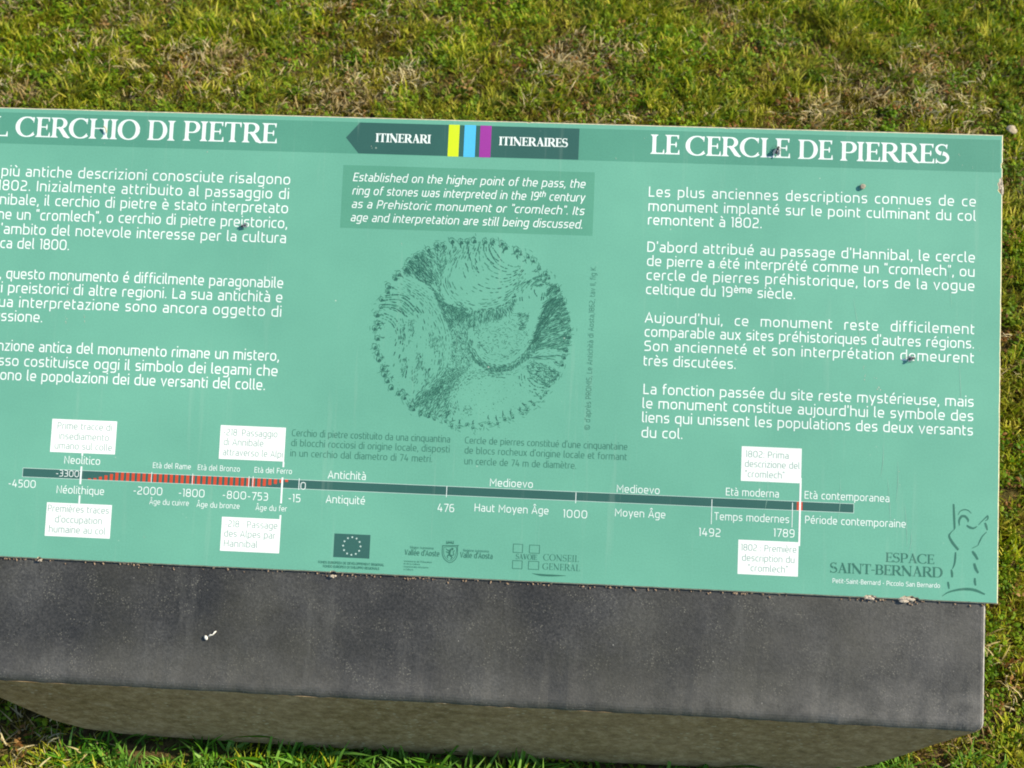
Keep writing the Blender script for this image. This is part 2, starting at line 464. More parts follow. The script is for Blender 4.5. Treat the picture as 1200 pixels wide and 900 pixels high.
RATIO = []
def put_text(pr, text, a, b=None, cap=13.0, font='sans', weight=1.3, italic=0.0, prefix="", track=1.25,
             rot=False, maxtrack=.3, sup=None):
    """text whose baseline runs from photo point a to photo point b (measured); cap = capital height in photo px.
    prefix = the letters that run on to the left beyond a."""
    G = SANS_S if font == 'sans' else SERIF
    pa, pb = P(*a), P(*b)
    s = scale_at(*a) * cap / 10.0
    if rot:
        L = abs(pb[1] - pa[1])
    else:
        L = pb[0] - pa[0]
    base_v = (pa[1] + pb[1]) / 2
    def cs(i, t):                                   # superscript run
        return 0.68 if sup and sup[0] <= i < sup[1] else 1.0
    glyphs = [G[c] for c in text]
    nat = sum((g[0] + track) * cs(i, 0) for i, g in enumerate(glyphs)) - track
    target = L / s
    ratio = target / nat
    RATIO.append((text[:18], round(ratio, 3)))
    hs = min(ratio, 1.30 if font != 'sans' else 1.11); hs = max(hs, 0.6)
    extra = target / hs - nat
    tr = track; sp = 0
    nsp = text.count(' ')
    if extra > 0:
        ng = max(1, len(text) - 1)
        add = min(extra / ng, maxtrack if nsp else 9)
        tr = track + add
        sp = (extra - add * ng) / nsp if nsp else 0
    pos = []; x = 0.0
    for i, c in enumerate(text):
        pos.append((x, c, i)); x += G[c][0] * cs(i, 0) + tr * cs(i, 0) + (sp if c == ' ' else 0)
    if prefix:
        x = 0.0
        for c in reversed(prefix):
            x -= G[c][0] + tr + (sp if c == ' ' else 0)
            pos.append((x, c, -1))
    for x, c, i in pos:
        k = cs(i, 0) if i >= 0 else 1.0
        yo = 4.2 if k < 1 else 0
        for st in G[c][1]:
            if font == 'sans':
                poly, closed = st; w = weight * (0.9 if k == 1 else .8)
            else:
                poly, w = st; closed = False
            q = []
            for (gx, gy) in poly:
                X = (x + gx * k + italic * gy) * hs; Y = gy * k + yo
                if rot: q.append((pa[0] + (pb[0] - pa[0]) / 2 - Y * s, pa[1] + X * s))
                else: q.append((pa[0] + X * s, base_v + Y * s))
            if isinstance(w, list): pr.ribbon(q, [v * s * weight for v in w], closed)
            else: pr.ribbon(q, w * s, closed)

# ------------------------------------------------------------------ the panel
panel = empty("information_panel", PANEL_ORG, (TILT, 0, 0))
tag(panel, "green information panel with white text, engraved plan and timeline, fixed on the sloping stone", "information panel")

THK = 0.0026
def board():
    hw = PANEL_W / 2
    random.seed(3)
    out = []
    def edge(p, q, n, bites, jit):
        dx, dy = q[0] - p[0], q[1] - p[1]; L = math.hypot(dx, dy)
        nx, ny = -dy / L, dx / L                       # inward for a counter clockwise loop
        ts = [i / n for i in range(n)]
        for (c, w, d) in bites:
            for k in range(9): ts.append(c / L + (k / 4 - 1) * w / L)
        for t in sorted(t for t in ts if 0 <= t < 1):
            e = abs(noise.noise(Vector((p[0] * 7 + t * L * 260, p[1] * 9, 3)))) * jit if t > 0 else 0
            for (c, w, d) in bites:
                r = (t * L - c) / w
                if abs(r) < 1: e += d * math.sqrt(1 - r * r) * (0.8 + .2 * math.sin(9 * r))
            out.append((p[0] + dx * t + nx * e, p[1] + dy * t + ny * e))
    b1 = P(1020, 702)[0] + hw; b2 = P(1066, 704)[0] + hw; b3 = P(46, 656)[0] + hw; b4 = P(390, 675)[0] + hw
    r1 = P(1174, 218)[1]; r2 = P(1175, 194)[1]
    edge((-hw, 0), (hw, 0), 180, [(b1, .006, .0022), (b2, .009, .0032), (b3, .002, .0014), (b4, .003, .0012)], .0005)
    edge((hw, 0), (hw, PANEL_H), 80, [(r1, .0085, .0042), (r2, .003, .0012)], .0005)
    edge((hw, PANEL_H), (-hw, PANEL_H), 120, [(.45, .002, .0006), (.26, .002, .0006)], .0003)
    edge((-hw, PANEL_H), (-hw, 0), 40, [], .0004)
    n = len(out)
    c = .0011
    cx, cy = 0, PANEL_H / 2
    ins = [(x - math.copysign(min(c, abs(x)), x) * (abs(x) > hw - .02), y - (c if y > PANEL_H - .01 else (-c if y < .01 else 0))) for x, y in out]
    v = [(x, y, 0) for x, y in ins] + [(x, y, -c) for x, y in out] + [(x, y, -THK) for x, y in out]
    f = [tuple(range(n))]; mi = [0]
    for i in range(n):
        j = (i + 1) % n
        f.append((n + i, n + j, j, i)); mi.append(1)
        f.append((2 * n + i, 2 * n + j, n + j, n + i)); mi.append(1)
    f.append(tuple(range(3 * n - 1, 2 * n - 1, -1))); mi.append(1)
    return link_mesh("board", v, f, [M_GREEN, M_CORE], panel, mi)
board()

L1, L2, L3, L4 = 0.00003, 0.00006, 0.00009, 0.00012
hw = PANEL_W / 2
# header band: straight across the whole board
vt = (P(0, 131.9)[1] + P(1175, 163.7)[1]) / 2
vb = (P(0, 167.7)[1] + P(1175, 202.3)[1]) / 2
pr = Print(L1); pr.poly([(-hw + .002, vb), (hw - .0028, vb), (hw - .0028, vt), (-hw + .002, vt)]); pr.build("header_band", M_BAND, panel)
# arrow banner and its stripes
u0 = P(405.5, 158.8)[0]; u1 = (P(422.5, 140.7)[0] + P(419.7, 178)[0]) / 2; u2 = (P(679, 147.8)[0] + P(678, 185.7)[0]) / 2
pr = Print(L2)
pr.poly([(u0, (vt + vb) / 2), (u1, vb + .0003), (u2, vb + .0003), (u2, vt - .0003), (u1, vt - .0003)])
ban = pr.build("arrow_banner", M_DARK, panel)
for x0, x1, m, lb in ((525.4, 538.1, M_YEL, "yellow stripe"), (543.9, 557.3, M_BLUE, "light blue stripe"), (562.4, 575.6, M_MAG, "purple stripe")):
    a = P(x0, 163)[0]; b = P(x1, 163)[0]
    pr = Print(L3); pr.poly([(a, vb - .0001), (b, vb - .0001), (b, vt + .0001), (a, vt + .0001)])
    pr.build("stripe", m, ban, lb)
pr = Print(L3); put_text(pr, "ITINERARI", (440, 166.2), (504.7, 168.2), 10.2, 'serif', 1.15, track=.0); pr.build("banner_lettering", M_WTEXT, ban)
pr = Print(L3); put_text(pr, "ITINERAIRES", (584.6, 170), (665.4, 172.5), 10.2, 'serif', 1.15, track=.0); pr.build("banner_lettering", M_WTEXT, ban)

# titles, word by word
pr = Print(L3)
for w, a, b in (("IL", (-21, 158.8), (9.3, 159.8)), ("CERCHIO", (17.6, 160.2), (163.5, 163.6)), ("DI", (171.8, 163.8), (205, 165)),
                ("PIETRE", (213.3, 165), (324.5, 167.6))):
    put_text(pr, w, a, b, 23.2, 'serif', 1.0, track=-.15)
pr.build("title", M_WTEXT, panel, "Italian title in white Roman capitals")
pr = Print(L3)
for w, a, b in (("LE", (761.4, 180), (796.4, 181.3)), ("CERCLE", (803.2, 181.5), (926, 185.6)), ("DE", (934.4, 185.8), (976, 187.5)),
                ("PIERRES", (983.6, 187.6), (1112.8, 192.4))):
    put_text(pr, w, a, b, 23.2, 'serif', 1.0, track=-.15)
pr.build("title", M_WTEXT, panel, "French title in white Roman capitals")

# body text
def paragraph(lines, cap, mat=M_WTEXT, label=None, name="paragraph", **kw):
    pr = Print(L3)
    for ln in lines:
        t, a, b = ln[:3]
        k = dict(kw)
        if len(ln) > 3: k.update(ln[3])
        put_text(pr, t, a, b, cap, **k)
    return pr.build(name, mat, panel, label)

paragraph([
 ("più antiche descrizioni conosciute risalgono", (1.5, 206.7), (340, 215.7), dict(prefix="Le ", maxtrack=1.2)),
 ("802. Inizialmente attribuito al passaggio di", (2.5, 223.2), (338.4, 232.9), dict(prefix="al 1", maxtrack=1.2)),
 ("nibale, il cerchio di pietre è stato interpretato", (-.5, 239.8), (337.4, 249.6), dict(prefix="An")),
 ("e un \"cromlech\", o cerchio di pietre preistorico,", (6, 257), (336.3, 267.4), dict(prefix="com")),
 ("'ambito del notevole interesse per la cultura", (1, 273.8), (335, 284.9), dict(prefix="nell")),
 ("ca del 1800.", (0, 290.5), (80.6, 293.3), dict(prefix="celti")),
], 12.1, label="first white Italian paragraph")
paragraph([
 ("questo monumento é difficilmente paragonabile", (7, 327), (331.6, 336.9), dict(prefix="Tuttavia, ")),
 ("i preistorici di altre regioni. La sua antichità e", (1, 342.4), (330.7, 354.6), dict(prefix="sit")),
 ("ua interpretazione sono ancora oggetto di", (-2, 359), (329.4, 371.6), dict(prefix="s")),
 ("ssione.", (1, 375.7), (49.3, 378), dict(prefix="discu")),
], 12.1, label="second white Italian paragraph")
paragraph([
 ("nzione antica del monumento rimane un mistero,", (-3, 409.8), (326.6, 424), dict(prefix="La fu")),
 ("sso costituisce oggi il simbolo dei legami che", (-2, 427.2), (325, 441.8), dict(prefix="ma e")),
 ("ono le popolazioni dei due versanti del colle.", (0, 444), (310.2, 458.2), dict(prefix="unisc")),
], 12.1, label="third white Italian paragraph")
paragraph([
 ("Les plus anciennes descriptions connues de ce", (760, 229.6), (1143.6, 242.8)),
 ("monument implanté sur le point culminant du col", (759.6, 246.6), (1143.2, 259.6)),
 ("remontent à 1802.", (759, 263.5), (892.5, 267.2)),
], 12.1, label="first white French paragraph")
paragraph([
 ("D'abord attribué au passage d'Hannibal, le cercle", (758.2, 294.2), (1142.5, 308.4)),
 ("de pierre a été interprété comme un \"cromlech\", ou", (758, 310.8), (1142, 325)),
 ("cercle de pierres préhistorique, lors de la vogue", (757.4, 327.4), (1141.9, 341.6)),
 ("celtique du 19ème siècle.", (756.8, 344.2), (931.6, 351), dict(sup=(14, 17))),
], 12.1, label="second white French paragraph")
paragraph([
 ("Aujourd'hui, ce monument reste difficilement", (755.8, 377.6), (1141.7, 392)),
 ("comparable aux sites préhistoriques d'autres régions.", (755.2, 394.4), (1141.2, 408.4)),
 ("Son ancienneté et son interprétation demeurent", (754.6, 411.2), (1141.2, 425.2)),
 ("très discutées.", (753.8, 428.2), (862, 432.5)),
], 12.1, label="third white French paragraph")
paragraph([
 ("La fonction passée du site reste mystérieuse, mais", (753.6, 462), (1140.9, 476.4)),
 ("le monument constitue aujourd'hui le symbole des", (752.6, 478.8), (1140.5, 493)),
 ("liens qui unissent les populations des deux versants", (752.2, 495.4), (1140, 509.8)),
 ("du col.", (751.5, 512.4), (799.6, 514.6)),
], 12.1, label="fourth white French paragraph")

# english box
c = [P(402.7, 193.1), P(697.4, 202.2), P(694, 276.4), P(398.4, 266.8)]
ul, ur, vb2, vt2 = (c[0][0] + c[3][0]) / 2, (c[1][0] + c[2][0]) / 2, (c[2][1] + c[3][1]) / 2, (c[0][1] + c[1][1]) / 2
pr = Print(L1); pr.poly([(ul, vb2), (ur, vb2), (ur, vt2), (ul, vt2)])
box = pr.build("text_box", M_BOXG, panel, "darker green box of italic English text")
pr = Print(L3)
for t, a, b, sp in (("Established on the higher point of the pass, the", (413.4, 212.2), (685.3, 220.4), None),
                ("ring of stones was interpreted in the 19th century", (412.6, 228), (684.6, 236.4), (40, 42)),
                ("as a Prehistoric monument or \"cromlech\". Its", (411.7, 243.6), (684, 252), None),
                ("age and interpretation are still being discussed.", (410.6, 259.3), (682, 267.9), None)):
    put_text(pr, t, a, b, 9.9, italic=.17, weight=1.25, sup=sp)
pr.build("lettering", M_WTEXT, box)

# captions
paragraph([("Cerchio di pietre costituito da una cinquantina", (342, 511.2), (527.4, 518.5)),
           ("di blocchi rocciosi di origine locale, disposti", (341.2, 522.9), (526.8, 530.2)),
           ("in un cerchio dal diametro di 74 metri.", (340.2, 534.8), (506.4, 541.6))], 7.9, M_INKD, "dark Italian caption", "caption", weight=1.0, maxtrack=.5)
paragraph([("Cercle de pierres constitué d'une cinquantaine", (544.8, 520.2), (735.2, 526.9)),
           ("de blocs rocheux d'origine locale et formant", (544.4, 531.9), (734.4, 538.8)),
           ("un cercle de 74 m de diamètre.", (544, 543.9), (675, 549.7))], 7.9, M_INKD, "dark French caption", "caption", weight=1.0, maxtrack=.5)
pr = Print(L3)
put_text(pr, "© d'après PROMIS, Le Antichità di Aosta,1862, tav II, fig K.", (692.4, 504), (697.4, 312), 6.4, rot=True, weight=.95)
pr.build("credit_line", M_INK, panel, "small dark credit line running upwards")

# ---- timeline
def seg_poly(pr, pts): pr.poly([P(*p) for p in pts])
vbt = sum(P(*p)[1] for p in ((27, 547.2), (1000.3, 592.1))) / 2
vbb = sum(P(*p)[1] for p in ((27, 557.2), (999.9, 602.1))) / 2
ub0 = P(27, 552)[0]; ub1 = P(1000.2, 597)[0]
th = vbt - vbb
pr = Print(L1); e = .00045; pr.poly([(ub0 - e, vbb - e), (ub1 + e, vbb - e), (ub1 + e, vbt + e), (ub0 - e, vbt + e)])
tl = pr.build("timeline_border", M_PALE, panel)
pr = Print(L2); pr.poly([(ub0, vbb), (ub1, vbb), (ub1, vbt), (ub0, vbt)])
tb = pr.build("timeline_bar", M_DARK, panel, "dark teal timeline bar")
pr = Print(L3)
ua = P(103.5, 556)[0]; uz = P(346, 567)[0]; pitch = (P(129.3, 556)[0] - P(103.5, 556)[0]) / 4.05
N = int((uz - ua) / pitch)
uf0 = P(137, 556)[0]; uf1 = P(303, 565)[0]
for i in range(N):
    u = ua + i * pitch
    lo, hi = vbb, vbt
    if u < uf0: hi = vbb + th * max(.12, (u - ua) / (uf0 - ua))
    if u > uf1: lo = vbt - th * max(.15, 1 - (u - uf1) / (uz - uf1))
    pr.poly([(u, lo), (u + pitch * .56, lo), (u + pitch * .56, hi), (u, hi)])
pr.build("red_hatching", M_RED, tb)
def vline(pr, x, y0, y1, w):
    a = P(x, y0); b = P(x, y1); um = P(x, (y0 + y1) / 2)[0]
    pr.poly([(um - w / 2, b[1]), (um + w / 2, b[1]), (um + w / 2, a[1]), (um - w / 2, a[1])])
pr = Print(L4)
for x, y0, y1 in ((96.5, 530.5, 534.2), (94.8, 546.5, 567.5), (93.1, 580.4, 590), (332.2, 541, 547.5), (330.2, 559.5, 590), (328.6, 603.6, 609.2)):
    vline(pr, x, y0, y1, .0017)
for x, y0, y1 in ((177.6, 553, 565.5), (225.6, 555, 568), (291.6, 558, 571), (296.4, 558, 571), (350.4, 560.5, 574),
                  (523.4, 569.5, 582.7), (674.8, 577, 589.8), (833.9, 585, 614.3), (928.4, 589, 618.2)):
    vline(pr, x, y0, y1, .0006)
pr.build("tick_mark", M_WTEXT, tb, "white tick marks of the timeline", "stuff")
pr = Print(L3); ur_ = (P(933.8, 594)[0], P(940.4, 594)[0]); pr.poly([(ur_[0], vbb), (ur_[1], vbb), (ur_[1], vbt), (ur_[0], vbt)])
pr.build("red_mark", M_RED, tb)
pr = Print(L4); vline(pr, 937.4, 560, 640, .0017); pr.build("flag_line", M_WHITE, tb)

def label_text(t, a, b, cap, w=1.15, name="period_name", mat=M_WTEXT):
    pr = Print(L3 if name != "bar_number" else L4)
    put_text(pr, t, a, b, cap, weight=w)
    return pr.build(name, mat, panel)
for t, a, b, c in (("-4500", (9.6, 570.6), (41.6, 571.8), 8.8), ("-2000", (156, 579.2), (190, 580.5), 9.2), ("-1800", (209, 581.8), (239.5, 583), 9.2),
                ("-800", (260.5, 584.2), (288.2, 585.4), 9.2), ("-753", (290, 585.8), (314, 586.8), 9.2), ("-15", (337.6, 588), (352, 588.7), 9.2),
                ("476", (512.5, 599.4), (532.2, 600.3), 9.4), ("1000", (659.6, 606.4), (688, 607.6), 9.4), ("1492", (818.6, 628), (844.4, 629.2), 9.6),
                ("1789", (906.2, 628.8), (931, 630), 9.6)):
    label_text(t, a, b, c, name="date")
label_text("-3300", (65.4, 558), (92.4, 559.4), 7.6, 1.0, "bar_number")
label_text("0", (351.8, 573.6), (358.6, 574), 8.8, 1.0, "bar_number")
for t, a, b, c in (("Neolitico", (75, 543), (117.2, 545), 8.8), ("Néolithique", (66, 577.6), (121.8, 580.4), 8.8),
                ("Antichità", (384.2, 560.6), (428.6, 562.6), 9), ("Antiquité", (381.8, 589.2), (427.6, 591.3), 9),
                ("Medioevo", (573.8, 569.6), (624.4, 572), 9), ("Haut Moyen Âge", (555.8, 599), (642.7, 603), 9),
                ("Medioevo", (722.5, 576.8), (773, 579.2), 9), ("Moyen Âge", (720.4, 604.8), (779.6, 607.6), 9),
                ("Età moderna", (850.4, 580.4), (912.6, 583.2), 9), ("Temps modernes", (836.8, 609.2), (924.6, 613), 9),
                ("Età contemporanea", (942.6, 584.4), (1042.2, 588.4), 9), ("Période contemporaine", (943.2, 613.4), (1061.4, 618.2), 9)):
    label_text(t, a, b, c)
for t, a, b in (("Età del Rame", (179, 548.2), (223.6, 550.3)), ("Età del Bronzo", (231.6, 550.6), (281, 553)), ("Età del Ferro", (298, 553.6), (342, 555.7)),
                ("Âge du cuivre", (175, 590.8), (221.2, 593)), ("Âge du bronze", (230.4, 594), (280.6, 596.4)), ("Âge du fer", (299.5, 597.8), (336, 599.5))):
    label_text(t, a, b, 6.4, 1.15)

boxes = [
 ([(61.3, 490.3), (137.2, 494.2), (134.8, 533.2), (58.8, 528.9)], "Italian box on the first settlement traces",
  [("Prime tracce di", (67.2, 502.4), (130.9, 505.2)), ("insediamento", (68.8, 514.4), (127.6, 517.2)), ("umano sul colle", (63.8, 525.6), (131, 528.6))]),
 ([(55.1, 587.9), (131, 592.5), (128.9, 632), (52.4, 627.2)], "French box on the first settlement traces",
  [("Premières traces", (55.9, 599), (127.4, 602.6)), ("d'occupation", (64.2, 611.8), (119.4, 614.8)), ("humaine au col", (57.1, 623.4), (123.2, 626.8))]),
 ([(258.6, 497.7), (335, 501.6), (333, 541.5), (256.5, 537)], "Italian box on Hannibal's crossing",
  [("-218: Passaggio", (261.6, 509.8), (325, 513)), ("di Annibale", (262, 521.2), (308.6, 523.8)), ("attraverso le Alpi", (261, 533), (331.2, 537))]),
 ([(260, 605), (329.4, 609), (327, 649.2), (258, 644.7)], "French box on Hannibal's crossing",
  [("-218 : Passage", (263.4, 617.2), (325, 620.2)), ("des Alpes par", (262.5, 628.6), (322.6, 631.6)), ("Hannibal", (262, 640), (301.4, 642.4))]),
 ([(869.4, 523), (940.3, 525.6), (938, 566.3), (868, 563.5)], "Italian box on the first description",
  [("1802: Prima", (873.6, 535.6), (924.2, 537.8)), ("descrizione del", (872.8, 547), (937, 549.8)), ("\"cromlech\"", (873, 559), (919.2, 561))]),
 ([(865.5, 632.6), (936.3, 635.2), (934.6, 675.8), (864, 672.5)], "French box on the first description",
  [("1802 : Première", (868.3, 645), (933.2, 648)), ("description du", (869.4, 657), (931, 660)), ("\"cromlech\"", (876.3, 669.2), (923, 671.4))]),
]
for q, lb, lines in boxes:
    c = [P(*p) for p in q]
    ul, ur, vb2, vt2 = (c[0][0] + c[3][0]) / 2, (c[1][0] + c[2][0]) / 2, (c[2][1] + c[3][1]) / 2, (c[0][1] + c[1][1]) / 2
    pr = Print(L2); pr.poly([(ul, vb2), (ur, vb2), (ur, vt2), (ul, vt2)])
    bx = pr.build("event_box", M_WHITE, panel, lb)
    pr = Print(L4)
    for t, a, b in lines: put_text(pr, t, a, b, 7.8, weight=.85)
    pr.build("box_lettering", M_EVT, bx)

# ---- logos
def stroke_px(pr, pts, ws):
    """smooth brush stroke through measured points"""
    q = [P(*p) for p in pts]
    if not isinstance(ws, list): ws = [ws] * len(q)
    s = scale_at(*pts[0])
    P_, W_ = [], []
    n = len(q)
    for i in range(n - 1):
        p0, p1, p2, p3 = q[max(0, i - 1)], q[i], q[i + 1], q[min(n - 1, i + 2)]
        for k in range(5):
            t = k / 5
            P_.append(tuple(.5 * ((2 * p1[d]) + (-p0[d] + p2[d]) * t + (2 * p0[d] - 5 * p1[d] + 4 * p2[d] - p3[d]) * t * t + (-p0[d] + 3 * p1[d] - 3 * p2[d] + p3[d]) * t ** 3) for d in (0, 1)))
            W_.append((ws[i] * (1 - t) + ws[i + 1] * t) * s)
    P_.append(q[-1]); W_.append(ws[-1] * s)
    pr.ribbon(P_, W_)
    return pr

pr = Print(L1)
a, b, c, d = P(391.7, 625), P(434.2, 627), P(432.8, 654.5), P(390.6, 653)
fl = ((a[0] + d[0]) / 2, (c[1] + d[1]) / 2, (b[0] + c[0]) / 2, (a[1] + b[1]) / 2)
pr.poly([(fl[0], fl[1]), (fl[2], fl[1]), (fl[2], fl[3]), (fl[0], fl[3])])
flag = pr.build("flag_emblem", M_DARK, panel, "dark teal flag with a ring of twelve stars")
cx, cy = (fl[0] + fl[2]) / 2, (fl[1] + fl[3]) / 2
for i in range(12):
    pr = Print(L2); a0 = math.pi * 2 * i / 12
    sx, sy = cx + .0083 * math.cos(a0), cy + .0083 * math.sin(a0)
    pts = []
    for k in range(10):
        r = .00125 if k % 2 == 0 else .0005
        pts.append((sx + r * math.sin(math.pi * k / 5), sy + r * math.cos(math.pi * k / 5)))
    b0 = len(pr.v)
    pr.poly(pts)
    pr.build("star", M_PALE, flag)
pr = Print(L3)
put_text(pr, "FONDS EUROPEEN DE DEVELOPPEMENT REGIONAL", (372.8, 659.8), (450, 663.8), 2.9, weight=1.9)
put_text(pr, "FONDO EUROPEO DI SVILUPPO REGIONALE", (378.4, 664.8), (444.5, 668), 2.9, weight=1.9)
pr.build("emblem_lettering", M_INK, panel)
pr = Print(L3)
put_text(pr, "Région Autonome", (480.4, 642.8), (508.2, 644), 2.9, weight=1.2)
put_text(pr, "Vallée d'Aoste", (474.2, 650.4), (514.6, 652), 6.4, weight=1.45, italic=.04)
put_text(pr, "Regione Autonoma", (542.8, 646.4), (572.6, 647.4), 2.9, weight=1.2)
put_text(pr, "Valle d'Aosta", (539, 653.4), (577, 655), 6.4, weight=1.45, italic=.04)
put_text(pr, "Assessorat de l'Education", (473.2, 658.4), (506, 660), 2.0, weight=1.3)
put_text(pr, "et de la Culture", (473, 661.4), (492, 662.4), 2.0, weight=1.3)
put_text(pr, "Assessorato Istruzione", (473, 664.8), (502, 666.2), 2.0, weight=1.3)
put_text(pr, "e Cultura", (473, 668), (484, 668.6), 2.0, weight=1.3)
pr.build("emblem_lettering", M_INK, panel)
# shield with a rampant lion and a crown
sh = Print(L3)
def zs(x, y): return (360 + x / 3.529, 610 + y / 3.529)
stroke_px(sh, [zs(559, 104), zs(622, 104), zs(622, 104.5)], 1.0)
stroke_px(sh, [zs(560, 104), zs(559, 140), zs(570, 162), zs(591, 174), zs(611, 162), zs(621, 140), zs(621, 104)], .8)
stroke_px(sh, [zs(566, 110), zs(565, 138), zs(575, 157), zs(591, 167), zs(606, 157), zs(615, 138), zs(615, 110), zs(566, 110)], .5)
stroke_px(sh, [zs(575, 95), zs(590, 92), zs(606, 95)], 1.4)
for xx in (577, 584, 591, 598, 605): stroke_px(sh, [zs(xx, 92), zs(xx, 84)], .7)
stroke_px(sh, [zs(594, 118), zs(590, 128), zs(588, 138), zs(594, 148)], [1.4, 2.4, 2.6, 1.4])
stroke_px(sh, [zs(596, 114), zs(602, 117), zs(598, 122)], [1.0, 2.0, 1.2])
stroke_px(sh, [zs(590, 126), zs(580, 122), zs(574, 116)], [1.6, 1.0, .8])
stroke_px(sh, [zs(590, 130), zs(580, 132), zs(574, 128)], [1.6, 1.0, .8])
stroke_px(sh, [zs(590, 142), zs(580, 146), zs(582, 156)], [1.8, 1.2, .8])
stroke_px(sh, [zs(594, 146), zs(599, 154), zs(592, 161)], [1.8, 1.2, .8])
stroke_px(sh, [zs(596, 144), zs(606, 142), zs(604, 130), zs(610, 124)], [1.2, .8, .8, 1.1])
sh.build("shield_emblem", M_INK, panel, "small shield emblem with a rampant lion and crown")
# four small squares with lettering
pr = Print(L3)
for (x0, y0), (x1, y1) in (((853, 97), (890, 133)), ((920, 101), (960, 136)), ((850, 165), (888, 200)), ((916, 168), (957, 203))):
    A = P(*zs(x0, y0)); B = P(*zs(x1, y1))
    pr.ribbon([(A[0], A[1]), (B[0], A[1]), (B[0], B[1]), (A[0], B[1])], .0005, True)
put_text(pr, "SAVOIE", (604.3, 655), (629.4, 656.4), 6.2, 'serif', .75, track=-.2)
put_text(pr, "CONSEIL", (636.3, 656.6), (678.4, 658.8), 7.6, 'serif', .55, track=.2)
put_text(pr, "GENERAL", (635.4, 667.2), (679.6, 669.6), 7.6, 'serif', .55, track=.2)
stroke_px(pr, [(623.5, 672), (634, 673.7), (648, 674.4), (663.5, 674.6)], [.2, 2.4, 2.2, .2])
pr.build("council_logo", M_INK, panel, "logo of four small squares with two words and a brush line")
pr = Print(L3)
put_text(pr, "ESPACE", (1037.2, 658.6), (1095, 661), 11.2, 'serif', .9, track=-.3)
put_text(pr, "SAINT-BERNARD", (972, 671.8), (1105, 676.1), 12.0, 'serif', .98, track=-.35)
pr.build("site_name", M_INK, panel, "dark site name in Roman capitals")
pr = Print(L3)
put_text(pr, "Petit-Saint-Bernard - Piccolo San Bernardo", (975.5, 684), (1101.5, 688), 5.4, weight=1.25)
pr.build("site_subtitle", M_WTEXT, panel)
def zf(x, y): return (950 + x / 5.217, 570 + y / 5.217)
pr = Print(L3)
for pts, ws in (
  ([(874, 108), (877, 180), (880, 250), (876, 264)], [2.0, 2.6, 2.2, .8]), ([(876, 264), (856, 284), (847, 305), (868, 345), (903, 388)], [.6, 1.2, 2.4, 3.2, 2.6]),
  ([(886, 402), (884, 440), (878, 478), (866, 505)], [1.6, 2.4, 2.0, .6]), ([(860, 508), (864, 530), (865, 556)], [1.4, 2.8, 2.0]),
  ([(840, 583), (843, 605), (846, 627)], [1.8, 2.6, 1.0]),
  ([(900, 175), (915, 152), (940, 142), (965, 148), (982, 165)], [.5, 1.0, 1.4, 1.2, .6]),
  ([(910, 240), (908, 210), (922, 184), (945, 184), (962, 204), (962, 218)], [.8, 2.2, 3.0, 2.8, 2.4, .8]),
  ([(954, 238), (972, 250), (995, 256), (1018, 244)], [1.6, 2.8, 2.2, .8]),
  ([(1026, 236), (1055, 205), (1084, 178)], [.7, 1.2, 1.8]), ([(1084, 180), (1082, 200), (1066, 212)], [1.8, 1.6, .6]),
  ([(1066, 222), (1074, 245), (1080, 268)], [2.2, 2.6, 1.4]), ([(1076, 278), (1050, 305), (1034, 335), (1022, 362)], [.8, 1.4, 1.6, .8]),
  ([(1020, 362), (1000, 372), (985, 378)], [.6, .9, .5]), ([(988, 396), (1002, 415), (1022, 447)], [2.0, 3.4, 2.4]),
  ([(1000, 470), (1008, 500), (1024, 530)], [2.4, 3.4, 2.2]), ([(1004, 560), (1004, 582), (1008, 606)], [1.8, 2.8, 1.8]),
  ([(803, 672), (840, 648), (900, 632), (960, 628), (1010, 636), (1065, 660)], [.4, 1.6, 2.6, 3.2, 3.2, 1.6])):
    stroke_px(pr, [zf(*p) for p in pts], ws)
pr.build("statue_logo", M_INK, panel, "brush-drawn statue with raised arms")

# ---- the engraving of the stone circle
random.seed(11)
def zg(x, y): return P(420 + x / 3.46, 260 + y / 3.46)
GS = scale_at(552, 390) / 3.46
GC = zg(458, 448)
def resample(pts, n):
    q = [Vector(zg(*p)) for p in pts]; out = []
    m = len(q)
    for i in range(m - 1):
        p0, p1, p2, p3 = q[max(0, i - 1)], q[i], q[i + 1], q[min(m - 1, i + 2)]
        for k in range(10):
            t = k / 10
            out.append(.5 * ((2 * p1) + (-p0 + p2) * t + (2 * p0 - 5 * p1 + 4 * p2 - p3) * t * t + (-p0 + 3 * p1 - 3 * p2 + p3) * t ** 3))
    out.append(q[-1])
    L = [0]
    for i in range(1, len(out)): L.append(L[-1] + (out[i] - out[i - 1]).length)
    res = []; j = 0
    for k in range(n):
        s = L[-1] * k / (n - 1)
        while j < len(L) - 2 and L[j + 1] < s: j += 1
        t = (s - L[j]) / max(1e-9, L[j + 1] - L[j])
        res.append(out[j].lerp(out[j + 1], t))
    return res
def inside(p, k=1.0):
    dx = (p[0] - GC[0]) / (400 * GS * k); dy = (p[1] - GC[1]) / (388 * GS * k)
    return dx * dx + dy * dy < 1
G1, G2 = Print(L1), Print(L1)
def dash(pr, p, ang, ln, w, bend=0.0):
    a = (p[0] - math.cos(ang) * ln / 2, p[1] - math.sin(ang) * ln / 2)
    b = (p[0] + math.cos(ang) * ln / 2, p[1] + math.sin(ang) * ln / 2)
    m = (p[0] - math.sin(ang) * bend, p[1] + math.cos(ang) * bend)
    pr.ribbon([a, m, b], [w * .6, w, w * .6])
